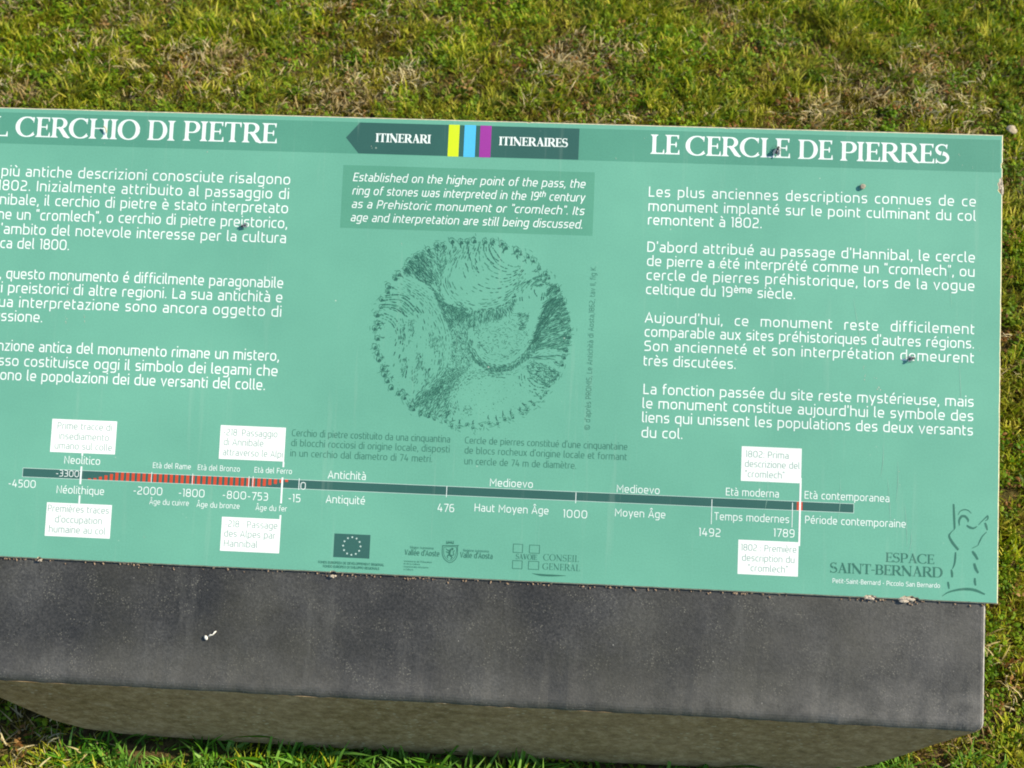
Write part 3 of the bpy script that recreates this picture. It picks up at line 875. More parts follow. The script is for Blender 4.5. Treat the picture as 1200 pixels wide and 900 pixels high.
def family(A, B, n, cover, w, ln=(8, 22), jit=2.5, wob=1.0):
    """n dashed contour lines blended from curve A to curve B; cover(t, s) = how full the line is there"""
    a = resample(A, 60); b = resample(B, 60)
    w *= 1.32; n = int(round(n * 1.25))
    for i in range(n):
        t = i / max(1, n - 1)
        line = [a[k].lerp(b[k], t) for k in range(60)]
        k = random.random() * 3
        off = random.random() * 10
        while k < 58:
            L = random.uniform(*ln) * GS
            p = line[int(k)]; q = line[min(59, int(k) + 2)]
            step = max(1e-6, (q - p).length / 2)
            span = max(1, int(L / step))
            e = min(59, int(k) + span)
            if random.random() < cover(t, k / 59) and e > int(k):
                pts = []
                for z in range(int(k), e + 1):
                    nn = noise.noise(Vector((line[z].x * 45, line[z].y * 45, off))) * jit * GS
                    pts.append((line[z].x + nn, line[z].y + nn))
                pts = [p_ for p_ in pts if inside(p_, 1.0)]
                if len(pts) > 1:
                    ww = [w * GS * random.uniform(.5, 1.1) for _ in pts]
                    ww[0] *= .5; ww[-1] *= .5
                    (G1 if random.random() < .6 else G2).ribbon(pts, ww)
            k += span + random.uniform(.3, 1.6)
def inpoly(x, y, pg):
    c = False; j = len(pg) - 1
    for i in range(len(pg)):
        if (pg[i][1] > y) != (pg[j][1] > y) and x < (pg[j][0] - pg[i][0]) * (y - pg[i][1]) / (pg[j][1] - pg[i][1]) + pg[i][0]: c = not c
        j = i
    return c
def fill(pg, n, ang, spread, ln, w, pr=None, bend=0):
    n = int(n * 1.75); w *= .70; ln = (ln[0] * .8, ln[1] * .8)
    xs = [p[0] for p in pg]; ys = [p[1] for p in pg]; k = 0; tries = 0
    while k < n and tries < n * 20:
        tries += 1
        x, y = random.uniform(min(xs), max(xs)), random.uniform(min(ys), max(ys))
        if not inpoly(x, y, pg): continue
        if noise.noise(Vector((x * .07, y * .07, 5))) < random.uniform(-1.6, .3): continue
        p = zg(x, y)
        if not inside(p): continue
        a = ang(x, y) if callable(ang) else ang
        dash(pr or (G1 if random.random() < .55 else G2), p, a + random.gauss(0, spread), random.uniform(*ln) * GS, w * GS * random.uniform(.7, 1.2), bend * GS)
        k += 1
R_ = math.radians
# upper hill
A = [(405, 100), (352, 180), (345, 260), (400, 332), (490, 358), (580, 338), (640, 292), (700, 222)]
B = [(540, 100), (560, 130), (580, 158), (600, 172), (615, 178), (630, 182), (642, 182), (655, 176)]
family(A, B, 11, lambda t, s: .95 if t < .05 else (.75 - .42 * math.sin(math.pi * min(1, s * 1.15)) * (1 - t * .5)), 3.6, (8, 26))
family([(400, 110), (362, 180), (358, 260), (408, 322), (490, 345), (575, 325), (632, 282), (690, 220)], [(415, 120), (378, 190), (372, 255), (418, 310), (490, 330), (570, 310), (622, 270), (680, 215)], 3, lambda t, s: .55, 3.0, (10, 30))
family([(430, 95), (425, 130), (440, 180), (470, 220)], [(530, 88), (530, 110), (545, 140), (570, 160)], 5, lambda t, s: .9 - s * .4, 4.2, (14, 40))
family([(395, 335), (450, 362), (520, 365), (600, 340), (640, 300)], [(392, 322), (450, 350), (520, 352), (600, 328), (636, 290)], 3, lambda t, s: .85, 3.4, (6, 16))
def rad_a(x, y): return math.atan2(-(y - 160), x - 520)
fill([(370, 330), (430, 360), (520, 368), (600, 345), (650, 300), (620, 370), (560, 400), (500, 420), (450, 430), (400, 400)], 230, rad_a, .25, (10, 24), 3.0)
# left hill
A = [(120, 300), (185, 322), (228, 390), (238, 470), (232, 560), (212, 650), (205, 700)]
B = [(190, 232), (285, 292), (345, 385), (368, 470), (358, 590), (305, 672), (240, 742)]
family(A, B, 9, lambda t, s: .25 + .6 * t ** 1.5 + (.3 if s < .2 else 0), 3.6, (7, 20), 4)
C = [(82, 400), (128, 425), (150, 470), (130, 520), (108, 560)]
D = [(120, 310), (200, 345), (215, 470), (205, 560), (190, 640)]
family(C, D, 7, lambda t, s: .72 - .45 * s, 4.2, (8, 24), 5)
family([(90, 345), (150, 350), (200, 385)], [(105, 300), (190, 300), (260, 370)], 5, lambda t, s: .85 - .3 * s, 4.6, (16, 40), 3)
for cx_, cy_, nn in ((185, 590, 26), (248, 565, 30), (230, 620, 22), (280, 625, 26), (295, 480, 20), (215, 430, 24), (180, 450, 18), (320, 500, 24)):
    fill([(cx_ - 14, cy_ - 34), (cx_ + 14, cy_ - 34), (cx_ + 10, cy_ + 34), (cx_ - 12, cy_ + 34)], nn, R_(78), .3, (6, 13), 3.2)
# valley between the hills
fill([(300, 265), (345, 320), (400, 350), (462, 380), (445, 440), (440, 500), (480, 570), (430, 615), (370, 690), (250, 755), (225, 735), (330, 640), (372, 560), (378, 470), (350, 380)], 900,
     lambda x, y: R_(105) if y < 600 else R_(40), .35, (4, 12), 2.9)
fill([(290, 262), (345, 300), (352, 330), (430, 352), (455, 380), (395, 400), (372, 440), (340, 370)], 200, lambda x, y: R_(130 + (x - 300) * .25), .3, (8, 20), 3.2)
fill([(175, 215), (215, 150), (260, 118), (330, 100), (402, 102), (362, 160), (338, 215), (335, 285), (270, 240), (215, 225)], 300, lambda x, y: R_(125 if x < 330 else 80), .28, (8, 22), 3.3)
fill([(180, 200), (235, 140), (280, 160), (320, 250), (290, 270), (230, 225)], 90, R_(135), .25, (14, 30), 4.0, G1)
fill([(225, 735), (300, 655), (350, 640), (372, 700), (370, 785), (300, 790), (240, 770)], 230, lambda x, y: R_(52), .22, (9, 24), 3.6)
fill([(330, 590), (420, 600), (380, 680), (300, 720), (290, 690)], 120, R_(58), .3, (8, 18), 3.2)
# tongue shaped hill and its dark rim
A = [(438, 498), (468, 560), (540, 605), (625, 598), (700, 545), (770, 515), (845, 522)]
B = [(455, 470), (492, 550), (555, 578), (625, 568), (692, 505), (730, 420), (790, 290)]
family(A, B, 9, lambda t, s: (.93 if s < .55 else .8), 4.4, (6, 18), 2.5)
fill([(445, 500), (480, 562), (550, 590), (625, 582), (700, 520), (735, 430), (740, 500), (690, 555), (620, 602), (540, 606), (470, 570)], 300, lambda x, y: R_(-60) if x < 520 else R_(100), .2, (6, 14), 2.6)
fill([(770, 245), (800, 262), (832, 310), (856, 390), (858, 500), (840, 525), (770, 508), (700, 530), (690, 508), (722, 430), (752, 330)], 400, lambda x, y: R_(38 - (y - 300) * .09), .14, (12, 34), 4.2)
fill([(720, 440), (760, 330), (800, 300), (820, 330), (760, 420), (720, 490), (700, 500)], 80, R_(52), .15, (18, 40), 5.0, G1)
family([(636, 330), (640, 290), (670, 248), (735, 218)], [(735, 300), (722, 280), (730, 250), (750, 240)], 9, lambda t, s: .3 + .55 * s, 3.6, (8, 26))
family([(745, 245), (770, 250), (785, 275), (772, 310)], [(720, 262), (735, 262), (745, 280), (740, 320)], 4, lambda t, s: .75, 4.0, (8, 20))
fill([(520, 390), (620, 370), (700, 360), (690, 450), (640, 540), (560, 560), (480, 500), (470, 430)], 120, R_(10), .6, (8, 18), 2.8)
fill([(645, 370), (690, 370), (680, 450), (655, 450)], 50, R_(15), .5, (8, 18), 3.4)
# long contour sweeps that give the hills their volume
family([(200, 285), (268, 340), (312, 420), (330, 500), (318, 590), (270, 660), (225, 715)], [(192, 255), (280, 310), (338, 400), (355, 480), (345, 580), (295, 662), (232, 732)], 4, lambda t, s: .45 + .3 * t, 2.8, (10, 34), 2)
family([(382, 452), (440, 470), (452, 520), (500, 585), (560, 612), (640, 604), (705, 556), (770, 524), (845, 530)], [(400, 520), (430, 540), (470, 590), (520, 612), (580, 618), (640, 612), (708, 562), (775, 532), (842, 538)], 2, lambda t, s: .8, 2.8, (6, 20), 1.5)
family([(470, 430), (462, 480), (495, 540), (550, 566), (620, 556), (680, 500), (715, 430)], [(490, 430), (488, 480), (515, 525), (560, 545), (612, 538), (662, 490), (695, 430)], 3, lambda t, s: .45, 2.6, (6, 18), 2)
# lower hill
A = [(372, 795), (350, 735), (372, 665), (430, 615), (500, 598), (580, 608)]
B = [(408, 770), (402, 712), (440, 660), (500, 640), (550, 632), (600, 634)]
family(A, B, 8, lambda t, s: .92 - .45 * t, 3.2, (6, 16))
family([(652, 620), (655, 660), (690, 700), (740, 706)], [(690, 600), (700, 630), (730, 655), (770, 660)], 4, lambda t, s: .5, 3.6, (6, 16))
fill([(680, 585), (720, 560), (800, 600), (800, 650), (760, 665), (700, 640)], 110, R_(-25), .5, (8, 20), 4.0)
fill([(700, 545), (790, 540), (790, 556), (700, 560)], 14, R_(-4), .1, (24, 50), 3.6)
fill([(425, 745), (460, 745), (460, 785), (425, 785)], 20, R_(20), .7, (5, 12), 2.8)
fill([(380, 620), (640, 600), (700, 760), (560, 800), (400, 800)], 60, R_(10), .8, (3, 8), 2.6)
fill([(100, 330), (860, 330), (860, 700), (100, 700)], 130, R_(60), 1.0, (3, 7), 2.4)
# the standing stones round the rim
for i in range(76):
    a = 2 * math.pi * i / 76 + random.uniform(-.022, .022)
    ad = math.degrees(a)
    rr = (1.0 + random.uniform(-.022, .018))
    cx, cy = GC[0] + 392 * GS * rr * math.cos(a), GC[1] + 380 * GS * rr * math.sin(a)
    big = 9.0 if (60 < ad < 240) else 7.0
    if 250 < ad < 330: big = 4.6
    r = big * random.uniform(.8, 1.2) * GS
    if big > 4.5:
        arc = [(cx + r * math.cos(t), cy + r * 1.2 * math.sin(t)) for t in [R_(20 + k * 32) for k in range(9)]]
        G1.ribbon(arc, 1.9 * GS)
    pts = [(cx + r * 1.1, cy - r * .1), (cx + r * 1.3, cy - r * 1.1), (cx - r * .2, cy - r * 1.5)]
    G1.poly([pts[0], (cx + r * .3, cy + r * .35), (cx - r * .3, cy - r * .7), pts[2], pts[1]])
    for _ in range(random.randint(5, 9)):
        dash(G2, (cx + random.gauss(0, 10) * GS, cy + random.gauss(0, 9) * GS), a + R_(random.choice((60, 90, 20))) + random.gauss(0, .3), random.uniform(8, 20) * GS, 2.8 * GS)
    if big > 4.5 and random.random() < .8:
        for _ in range(3):
            dash(G1, (cx - math.cos(a) * random.uniform(12, 26) * GS, cy - math.sin(a) * random.uniform(12, 26) * GS), a + random.gauss(0, .5), random.uniform(10, 24) * GS, 3.2 * GS)
G1.build("engraving", M_ENG, panel, "engraved plan of a stone ring on rolling ground, dark strokes", "stuff")
G2.build("engraving_fine_lines", M_INKT, panel, "finer paler strokes of the engraved plan", "stuff")

# ---- wear on the board
random.seed(5)
def blotch(name, x, y, r, mat, n=9, k=.5):
    pr = Print(L4 + .00003)
    c = P(x, y); s = scale_at(x, y)
    pr.poly([(c[0] + math.cos(t) * r * s * random.uniform(1 - k, 1), c[1] + math.sin(t) * r * s * random.uniform(1 - k, 1)) for t in [2 * math.pi * i / n for i in range(n)]])
    return pr
def scuffs(pts, label):
    pr = Print(L4 + .00003)
    for (x, y, r) in pts:
        for _ in range(max(2, int(r * 2))):
            c = P(x + random.gauss(0, r * .8), y + random.gauss(0, r * 1.3)); s = scale_at(x, y) * random.uniform(.25, .6) * min(1.6, r)
            n = 7
            pr.poly([(c[0] + math.cos(2 * math.pi * i / n) * s * random.uniform(.5, 1.1), c[1] + math.sin(2 * math.pi * i / n) * s * random.uniform(.6, 1.5)) for i in range(n)])
    o = pr.build("scuff_mark", M_SCUFF, panel, label); o["kind"] = "stuff"; return o
scuffs([(83.5, 335.5, 2.4), (79.5, 343, 1.2), (79.5, 352, 1.6), (80.5, 360, 1.2), (77.6, 371, 1.3), (78, 378, 1.2), (100, 371, 1.5), (98.5, 379, 1.3), (80, 387, .8)], "pale scuffs across the second Italian paragraph")
scuffs([(1011, 399, 2.2), (1008, 392, 1.0), (1009, 410, 1.2), (1009, 417, 1.4), (1012, 428, 1.6), (1013, 440, 1.2), (1013.5, 445, .9), (1026, 443, 1.2), (1029, 455, 2.2), (1002, 408, 1.0)], "pale scuffs across the third French paragraph")
_sp = scuffs([(1054, 552, 1.0), (1054, 565, .8), (243, 178, .9), (169, 629, .9), (756, 162, .8), (722, 185, .9), (435, 172, 1.0), (1124, 182, .9), (1148, 410, 1.0), (470, 286, 1.0), (1140, 196, 1.0), (1128, 195, .8)], "small pale specks scattered over the panel"); _sp.name = "pale_speck"; _sp["kind"] = "stuff"
# thin scratches
pr = Print(L4 + .00003)
for x, y, dx, dy in ((1035, 520, -3, 40), (1040, 560, 4, 60), (1052, 540, -2, 50), (1060, 590, 3, 50), (1110, 300, 5, 60), (1124, 420, 2, 80), (985, 560, -4, 60), (1000, 350, 10, 60), (900, 560, -4, 40), (1068, 620, -3, 30)):
    stroke_px(pr, [(x, y), (x + dx * .4 + 1, y + dy * .5), (x + dx, y + dy)], [.1, .45, .1])
pr.build("scratch", M_SCR, panel, "fine pale scratches in the green print", "stuff")
# exposed core at the chips
def chip(x, y, rx, ry, seed):
    """a ragged patch where the facing has broken away from the core"""
    random.seed(seed)
    c = P(x, y); bm = bmesh.new()
    for k in range(9):
        ox, oy = random.uniform(-.75, .75) * rx, random.uniform(-.75, .75) * ry
        q = random.uniform(.28, .55)
        ret = bmesh.ops.create_icosphere(bm, subdivisions=2, radius=1)
        for v in ret["verts"]:
            d = 1 + .45 * noise.noise(v.co * 3.0 + Vector((seed, k, 0)))
            v.co = Vector((c[0] + ox + v.co.x * rx * q * d, c[1] + oy + v.co.y * ry * q * 1.3 * d, -.0010 + v.co.z * .0009 * d))
    return bm_obj("chipped_edge", bm, M_CHIP, panel)
chip(1173.4, 218, .0028, .0078, 1); chip(1020, 700.8, .0055, .0020, 2); chip(1063, 702.6, .0085, .0024, 3); chip(46, 656.4, .0022, .0012, 4); chip(390, 675.6, .0028, .0013, 5)

# ------------------------------------------------------------------ the stone block
SX1 = P(1157, 800, -.003)[0]; SX0 = -SX1 + .0
V_FRONT = (P(0, 797.5, -.003)[1] + P(600, 826, -.003)[1] + P(1155, 850, -.003)[1]) / 3
V_BACK = PANEL_H + .004
front = to_world(0, V_FRONT, -.0030); back = to_world(0, V_BACK, -.0030)
def stone_material(top):
    m, nt, b = mat_base("stone_top_slate" if top else "stone_side_weathered", rough=.55, spec=.35)
    tc = nd(nt, "ShaderNodeTexCoord")
    if top:
        n1 = nd(nt, "ShaderNodeTexNoise", i_Scale=11.0, i_Detail=6.0, i_Roughness=.6)
        nt.links.new(tc.outputs["Object"], n1.inputs["Vector"])
        r1 = ramp(nt, [(.3, (.029, .0295, .029)), (.5, (.046, .0455, .043)), (.7, (.080, .079, .075))])
        nt.links.new(n1.outputs[0], r1.inputs[0]); c = r1.outputs[0]
        # fine crystalline grain
        n2 = nd(nt, "ShaderNodeTexNoise", i_Scale=420.0, i_Detail=3.0, i_Roughness=.7)
        nt.links.new(tc.outputs["Object"], n2.inputs["Vector"])
        r2 = ramp(nt, [(.25, (.5, .5, .5)), (.5, (1, 1, 1)), (.75, (1.8, 1.75, 1.7))])
        nt.links.new(n2.outputs[0], r2.inputs[0])
        c = mix(nt, c, r2.outputs[0], 1.0, 'MULTIPLY')
        # pale flecks, commoner in some places
        for sc, lo, hi, colr, amt in ((420.0, .20, .32, (.28, .265, .21), .5), (210.0, .08, .14, (.36, .34, .27), .55), (120.0, .04, .075, (.48, .46, .38), .6), (45.0, .02, .032, (.66, .64, .56), .8)):
            v = nd(nt, "ShaderNodeTexVoronoi", i_Scale=sc)
            nt.links.new(tc.outputs["Object"], v.inputs["Vector"])
            rv = ramp(nt, [(lo, (1, 1, 1)), (hi, (0, 0, 0))])
            nt.links.new(v.outputs["Distance"], rv.inputs[0])
            n3 = nd(nt, "ShaderNodeTexNoise", i_Scale=sc * .12, i_Detail=3.0)
            nt.links.new(tc.outputs["Object"], n3.inputs["Vector"])
            r3 = ramp(nt, [(.48, (0, 0, 0)), (.66, (amt, amt, amt))])
            nt.links.new(n3.outputs[0], r3.inputs[0])
            c = mix(nt, c, colr, mix(nt, rv.outputs[0], r3.outputs[0], 1.0, 'MULTIPLY'))
        # olive staining and paler dust, thicker towards the front arris and the right end
        n7 = nd(nt, "ShaderNodeTexNoise", i_Scale=5.0, i_Detail=5.0, i_Roughness=.6); nt.links.new(tc.outputs["Object"], n7.inputs["Vector"])
        r7 = ramp(nt, [(.46, (0, 0, 0)), (.66, (.45, .45, .45))]); nt.links.new(n7.outputs[0], r7.inputs[0])
        c = mix(nt, c, (.074, .070, .046), r7.outputs[0])
        sx = nd(nt, "ShaderNodeSeparateXYZ"); nt.links.new(tc.outputs["Object"], sx.inputs[0])
        mx = nd(nt, "ShaderNodeMapRange"); mx.inputs[1].default_value = .15; mx.inputs[2].default_value = .50; mx.inputs[4].default_value = .26
        nt.links.new(sx.outputs[0], mx.inputs[0])
        my = nd(nt, "ShaderNodeMapRange"); my.inputs[1].default_value = front.y - (front.y + back.y) / 2 + .035; my.inputs[2].default_value = front.y - (front.y + back.y) / 2; my.inputs[4].default_value = .26
        nt.links.new(sx.outputs[1], my.inputs[0])
        aa = nd(nt, "ShaderNodeMath", operation='ADD'); nt.links.new(mx.outputs[0], aa.inputs[0]); nt.links.new(my.outputs[0], aa.inputs[1])
        n8 = nd(nt, "ShaderNodeTexNoise", i_Scale=38.0, i_Detail=6.0, i_Roughness=.75); nt.links.new(tc.outputs["Object"], n8.inputs["Vector"])
        r8 = ramp(nt, [(.32, (.25, .25, .25)), (.68, (1.5, 1.5, 1.5))]); nt.links.new(n8.outputs[0], r8.inputs[0])
        mu = nd(nt, "ShaderNodeMath", operation='MULTIPLY'); nt.links.new(aa.outputs[0], mu.inputs[0]); nt.links.new(r8.outputs[0], mu.inputs[1])
        c = mix(nt, c, (.23, .215, .19), mu.outputs[0])
        # drip streaks down the slope
        mp = nd(nt, "ShaderNodeMapping"); mp.inputs["Scale"].default_value = (34, 5, 5); mp.inputs["Rotation"].default_value = (0, 0, .12)
        nt.links.new(tc.outputs["Object"], mp.inputs[0])
        n4 = nd(nt, "ShaderNodeTexNoise", i_Scale=1.0, i_Detail=5.0, i_Roughness=.7)
        nt.links.new(mp.outputs[0], n4.inputs["Vector"])
        r4 = ramp(nt, [(.58, (0, 0, 0)), (.80, (.35, .35, .35))])
        nt.links.new(n4.outputs[0], r4.inputs[0])
        c = mix(nt, c, (.19, .185, .165), r4.outputs[0])
        nt.links.new(c, b.inputs["Base Color"])
        bp = nd(nt, "ShaderNodeBump", i_Strength=.35, i_Distance=.0012)
        nt.links.new(n2.outputs[0], bp.inputs["Height"]); nt.links.new(bp.outputs[0], b.inputs["Normal"])
        b.inputs["Roughness"].default_value = .5
    else:
        mp = nd(nt, "ShaderNodeMapping"); mp.inputs["Scale"].default_value = (90, 60, 130)
        nt.links.new(tc.outputs["Object"], mp.inputs[0])
        n1 = nd(nt, "ShaderNodeTexNoise", i_Scale=1.0, i_Detail=6.0, i_Roughness=.65)
        n1.inputs["Detail"].default_value = 9; n1.inputs["Roughness"].default_value = .78
        nt.links.new(mp.outputs[0], n1.inputs["Vector"])
        r1 = ramp(nt, [(.36, (.17, .105, .045)), (.5, (.34, .225, .105)), (.64, (.56, .40, .22))])
        nt.links.new(n1.outputs[0], r1.inputs[0]); c = r1.outputs[0]
        n2 = nd(nt, "ShaderNodeTexNoise", i_Scale=7.0, i_Detail=4.0)
        nt.links.new(tc.outputs["Object"], n2.inputs["Vector"])
        r2 = ramp(nt, [(.35, (.24, .155, .045)), (.65, (.42, .28, .14))])
        nt.links.new(n2.outputs[0], r2.inputs[0])
        c = mix(nt, c, r2.outputs[0], .35)
        v = nd(nt, "ShaderNodeTexVoronoi", i_Scale=1.0)
        mp2 = nd(nt, "ShaderNodeMapping"); mp2.inputs["Scale"].default_value = (110, 120, 200)
        nt.links.new(tc.outputs["Object"], mp2.inputs[0]); nt.links.new(mp2.outputs[0], v.inputs["Vector"])
        rv = ramp(nt, [(.12, (1, 1, 1)), (.24, (0, 0, 0))]); nt.links.new(v.outputs["Distance"], rv.inputs[0])
        n3 = nd(nt, "ShaderNodeTexNoise", i_Scale=18.0, i_Detail=2.0); nt.links.new(tc.outputs["Object"], n3.inputs["Vector"])
        r3 = ramp(nt, [(.40, (0, 0, 0)), (.60, (.7, .7, .7))]); nt.links.new(n3.outputs[0], r3.inputs[0])
        c = mix(nt, c, (.56, .47, .30), mix(nt, rv.outputs[0], r3.outputs[0], 1.0, 'MULTIPLY'))
        nt.links.new(c, b.inputs["Base Color"])
        bp = nd(nt, "ShaderNodeBump", i_Strength=.5, i_Distance=.002)
        nt.links.new(n1.outputs[0], bp.inputs["Height"]); nt.links.new(bp.outputs[0], b.inputs["Normal"])
        b.inputs["Roughness"].default_value = .85
    return m
M_EDGE = simple("stone_edge_highlight", (.30, .285, .25), .8, .35, 160)  # pale tone paints the sun's bright line into the block's end bevels
M_STOP = stone_material(True); M_SSIDE = stone_material(False)

# front profile of the block (x, depth under the top edge): a slab whose lower corners are rounded off
prof = [(0, 0), (.004, .010), (.016, .022), (.034, .040), (.060, .070), (.082, .094), (.110, .110), (.150, .118), (.230, .121), (.36, .124)]
def build_stone():
    bm = bmesh.new()
    # loop of the lower outline for a slice: left to right
    low = [(SX0 + x, d) for x, d in prof] + [(0.5 * (SX0 + SX1), .125)] + [(SX1 - x, d) for x, d in reversed(prof)]
    n = len(low)
    ys = [0.0, .004, .02, .06, .14, .25, .36, .45, 1.0]
    slices = []
    NS = 9
    for k in range(NS):
        t = k / (NS - 1)
        y = front.y + (back.y - front.y) * t; zt = front.z + (back.z - front.z) * t
        lowz = []
        for x, d in low:
            z = (front.z - d * 1.0) if d > 0 else zt
            # corners follow the slope of the top, the belly stays level
            f = min(1, d / .12)
            z = (zt - d) * (1 - f) + (front.z - d) * f
            lowz.append(bm.verts.new((x, y + (0 if k else 0), z)))
        m = 110
        top = [lowz[0]] + [bm.verts.new((SX0 + (SX1 - SX0) * i / m, y, zt)) for i in range(1, m)] + [lowz[-1]]
        if k == 0:
            for v in top[1:-1]:
                v.co.y += .0009 * noise.noise(Vector((v.co.x * 60, 0, 1))) + .0010 * noise.noise(Vector((v.co.x * 11, 0, 7)))
                v.co.z += .0006 * noise.noise(Vector((v.co.x * 60, 5, 1)))
                if noise.noise(Vector((v.co.x * 32, 2, 3))) > .47: v.co.y += .0016; v.co.z -= .0010
        slices.append((lowz, top))
    for k in range(NS - 1):
        a, b_ = slices[k], slices[k + 1]
        for i in range(n - 1):
            f = bm.faces.new((a[0][i], b_[0][i], b_[0][i + 1], a[0][i + 1])); f.material_index = 1
        for i in range(len(a[1]) - 1):
            f = bm.faces.new((a[1][i], a[1][i + 1], b_[1][i + 1], b_[1][i])); f.material_index = 0
    lf, tf = slices[0]
    f = bm.faces.new(list(tf[1:-1])[::-1] + lf); f.material_index = 1
    lb, tb_ = slices[-1]
    f = bm.faces.new(list(tb_[1:-1]) + lb[::-1]); f.material_index = 1
    bm.normal_update()
    bmesh.ops.recalc_face_normals(bm, faces=bm.faces)
    org = Vector((0, (front.y + back.y) / 2, 0))
    for v in bm.verts: v.co -= org
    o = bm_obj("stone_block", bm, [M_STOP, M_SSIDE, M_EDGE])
    o.location = org
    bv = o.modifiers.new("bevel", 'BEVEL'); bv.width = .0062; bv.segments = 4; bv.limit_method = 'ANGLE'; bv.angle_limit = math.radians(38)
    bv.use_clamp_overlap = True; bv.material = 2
    dg = bpy.context.evaluated_depsgraph_get()
    me2 = bpy.data.meshes.new_from_object(o.evaluated_get(dg))
    o.modifiers.clear(); o.data = me2; me2.name = "stone_block"
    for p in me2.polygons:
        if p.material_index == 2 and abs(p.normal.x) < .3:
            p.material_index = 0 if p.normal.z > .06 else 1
    return o
stone = build_stone()
tag(stone, "low dark slate block under the panel, with an olive weathered front and rounded lower corners", "stone block")

# crumbs of soil along the joint
random.seed(9)
bm = bmesh.new()
for i in range(420):
    u = random.uniform(-hw + .01, SX1 - .004)
    if noise.noise(Vector((u * 14, 0, 2))) < random.uniform(-.6, .45): continue
    r = random.uniform(.0003, .0011)
    m4 = Matrix.Translation((u, -abs(random.gauss(0, .0016)) - .0002, -.0024)) @ Matrix.Rotation(random.random() * 6, 4, 'Z') @ Matrix.Diagonal((r * random.uniform(1, 2), r, r * .8, 1))
    bmesh.ops.create_icosphere(bm, subdivisions=1, radius=1, matrix=m4)
o = bm_obj("soil_crumbs", bm, M_SOIL, panel); o["kind"] = "stuff"; o["label"] = "brown soil crumbs caught along the panel's lower edge"

# ------------------------------------------------------------------ small things lying on the panel and stone
def ell(bm, c, r, rot=0, sub=2):
    bmesh.ops.create_icosphere(bm, subdivisions=sub, radius=1,
        matrix=Matrix.Translation(c) @ Matrix.Rotation(rot, 4, 'Z') @ Matrix.Diagonal((*r, 1)))
def tube(bm, pts, r):
    pts = [Vector(p) for p in pts]; rings = []
    for i, p in enumerate(pts):
        d = (pts[min(i + 1, len(pts) - 1)] - pts[max(i - 1, 0)]).normalized()
        up = Vector((0, 0, 1)) if abs(d.z) < .9 else Vector((1, 0, 0))
        a = d.cross(up).normalized(); b = d.cross(a)
        rr = r[i] if isinstance(r, list) else r
        rings.append([bm.verts.new(p + (a * math.cos(t) + b * math.sin(t)) * rr) for t in [2 * math.pi * k / 6 for k in range(6)]])
    for i in range(len(rings) - 1):
        for k in range(6):
            bm.faces.new((rings[i][k], rings[i][(k + 1) % 6], rings[i + 1][(k + 1) % 6], rings[i + 1][k]))
    bm.faces.new(rings[0][::-1]); bm.faces.new(rings[-1])

def on_slope(name, x, y, rotz, n=.0007):
    u, v = P(x, y)
    e = empty(name, to_world(u, v, n))
    e.rotation_euler = (Matrix.Rotation(TILT, 3, 'X') @ Matrix.Rotation(rotz, 3, 'Z')).to_euler()
    return e
def make_fly(x, y, rotz, s, label):
    f = on_slope("fly", x, y, rotz)
    f.scale = (s, s, s)
    tag(f, label, "fly", "flies resting on the panel")
    bm = bmesh.new()
    ell(bm, (-.0016, 0, .0019), (.0026, .0016, .0015)); ell(bm, (.0014, 0, .0021), (.0017, .0015, .0015)); ell(bm, (.0034, 0, .0019), (.0010, .0013, .0010))
    bm_obj("body", bm, M_FLY, f, True)
    for sd in (-1, 1):
        bm = bmesh.new()
        pts = [(.0016, .0006), (.0004, .0022), (-.0026, .0034), (-.0050, .0030), (-.0052, .0016), (-.0026, .0007)]
        vs = [bm.verts.new((px, sd * py, .0032 - .0002 * i)) for i, (px, py) in enumerate(pts)]
        vs2 = [bm.verts.new((v.co.x, v.co.y, v.co.z - .0001)) for v in vs]
        bm.faces.new(vs if sd < 0 else vs[::-1]); bm.faces.new(vs2[::-1] if sd < 0 else vs2)
        for i in range(6): bm.faces.new((vs[i], vs2[i], vs2[(i + 1) % 6], vs[(i + 1) % 6]))
        bmesh.ops.recalc_face_normals(bm, faces=bm.faces)
        bm_obj("wing", bm, M_WING, f)
        for lx, dx in ((.0022, .0018), (.0010, .0), (-.0002, -.0022)):
            bm = bmesh.new(); tube(bm, [(lx, sd * .0010, .0015), (lx + dx * .5, sd * .0028, .0022), (lx + dx, sd * .0040, .0001)], .00016)
            bm_obj("leg", bm, M_FLY, f)
    return f
make_fly(286.2, 265.2, R_(195), .70, "small dark fly sitting under the word preistorico in the Italian text")
make_fly(1067.5, 420.5, R_(15), .76, "small dark fly sitting on the word demeurent in the French text")
make_fly(910.5, 177, R_(70), .95, "largest dark fly, on the French title between the letters L and E")
# snail
u, v = P(1010.5, 219.5)
sn = on_slope("snail", 1010.5, 219.5, R_(30)); sn.scale = (.8, .8, .6)
tag(sn, "tiny round grey-brown snail above the word descriptions in the French text", "snail")
bm = bmesh.new()
for k in range(30):
    t = k / 29; a = t * 4.5 * math.pi; r = .0019 * (1 - t) + .0002
    ell(bm, (r * math.cos(a), r * math.sin(a), .0010 + t * .0018), (.0017 * (1 - t) + .0005,) * 3, 0, 1)
bm_obj("shell", bm, M_SNAIL, sn, True)
bm = bmesh.new(); tube(bm, [(-.0022, -.001, .0005), (0, -.0021, .0007), (.0026, -.0016, .0006)], [.0003, .0007, .0004]); bm_obj("body", bm, M_FLY, sn, True)
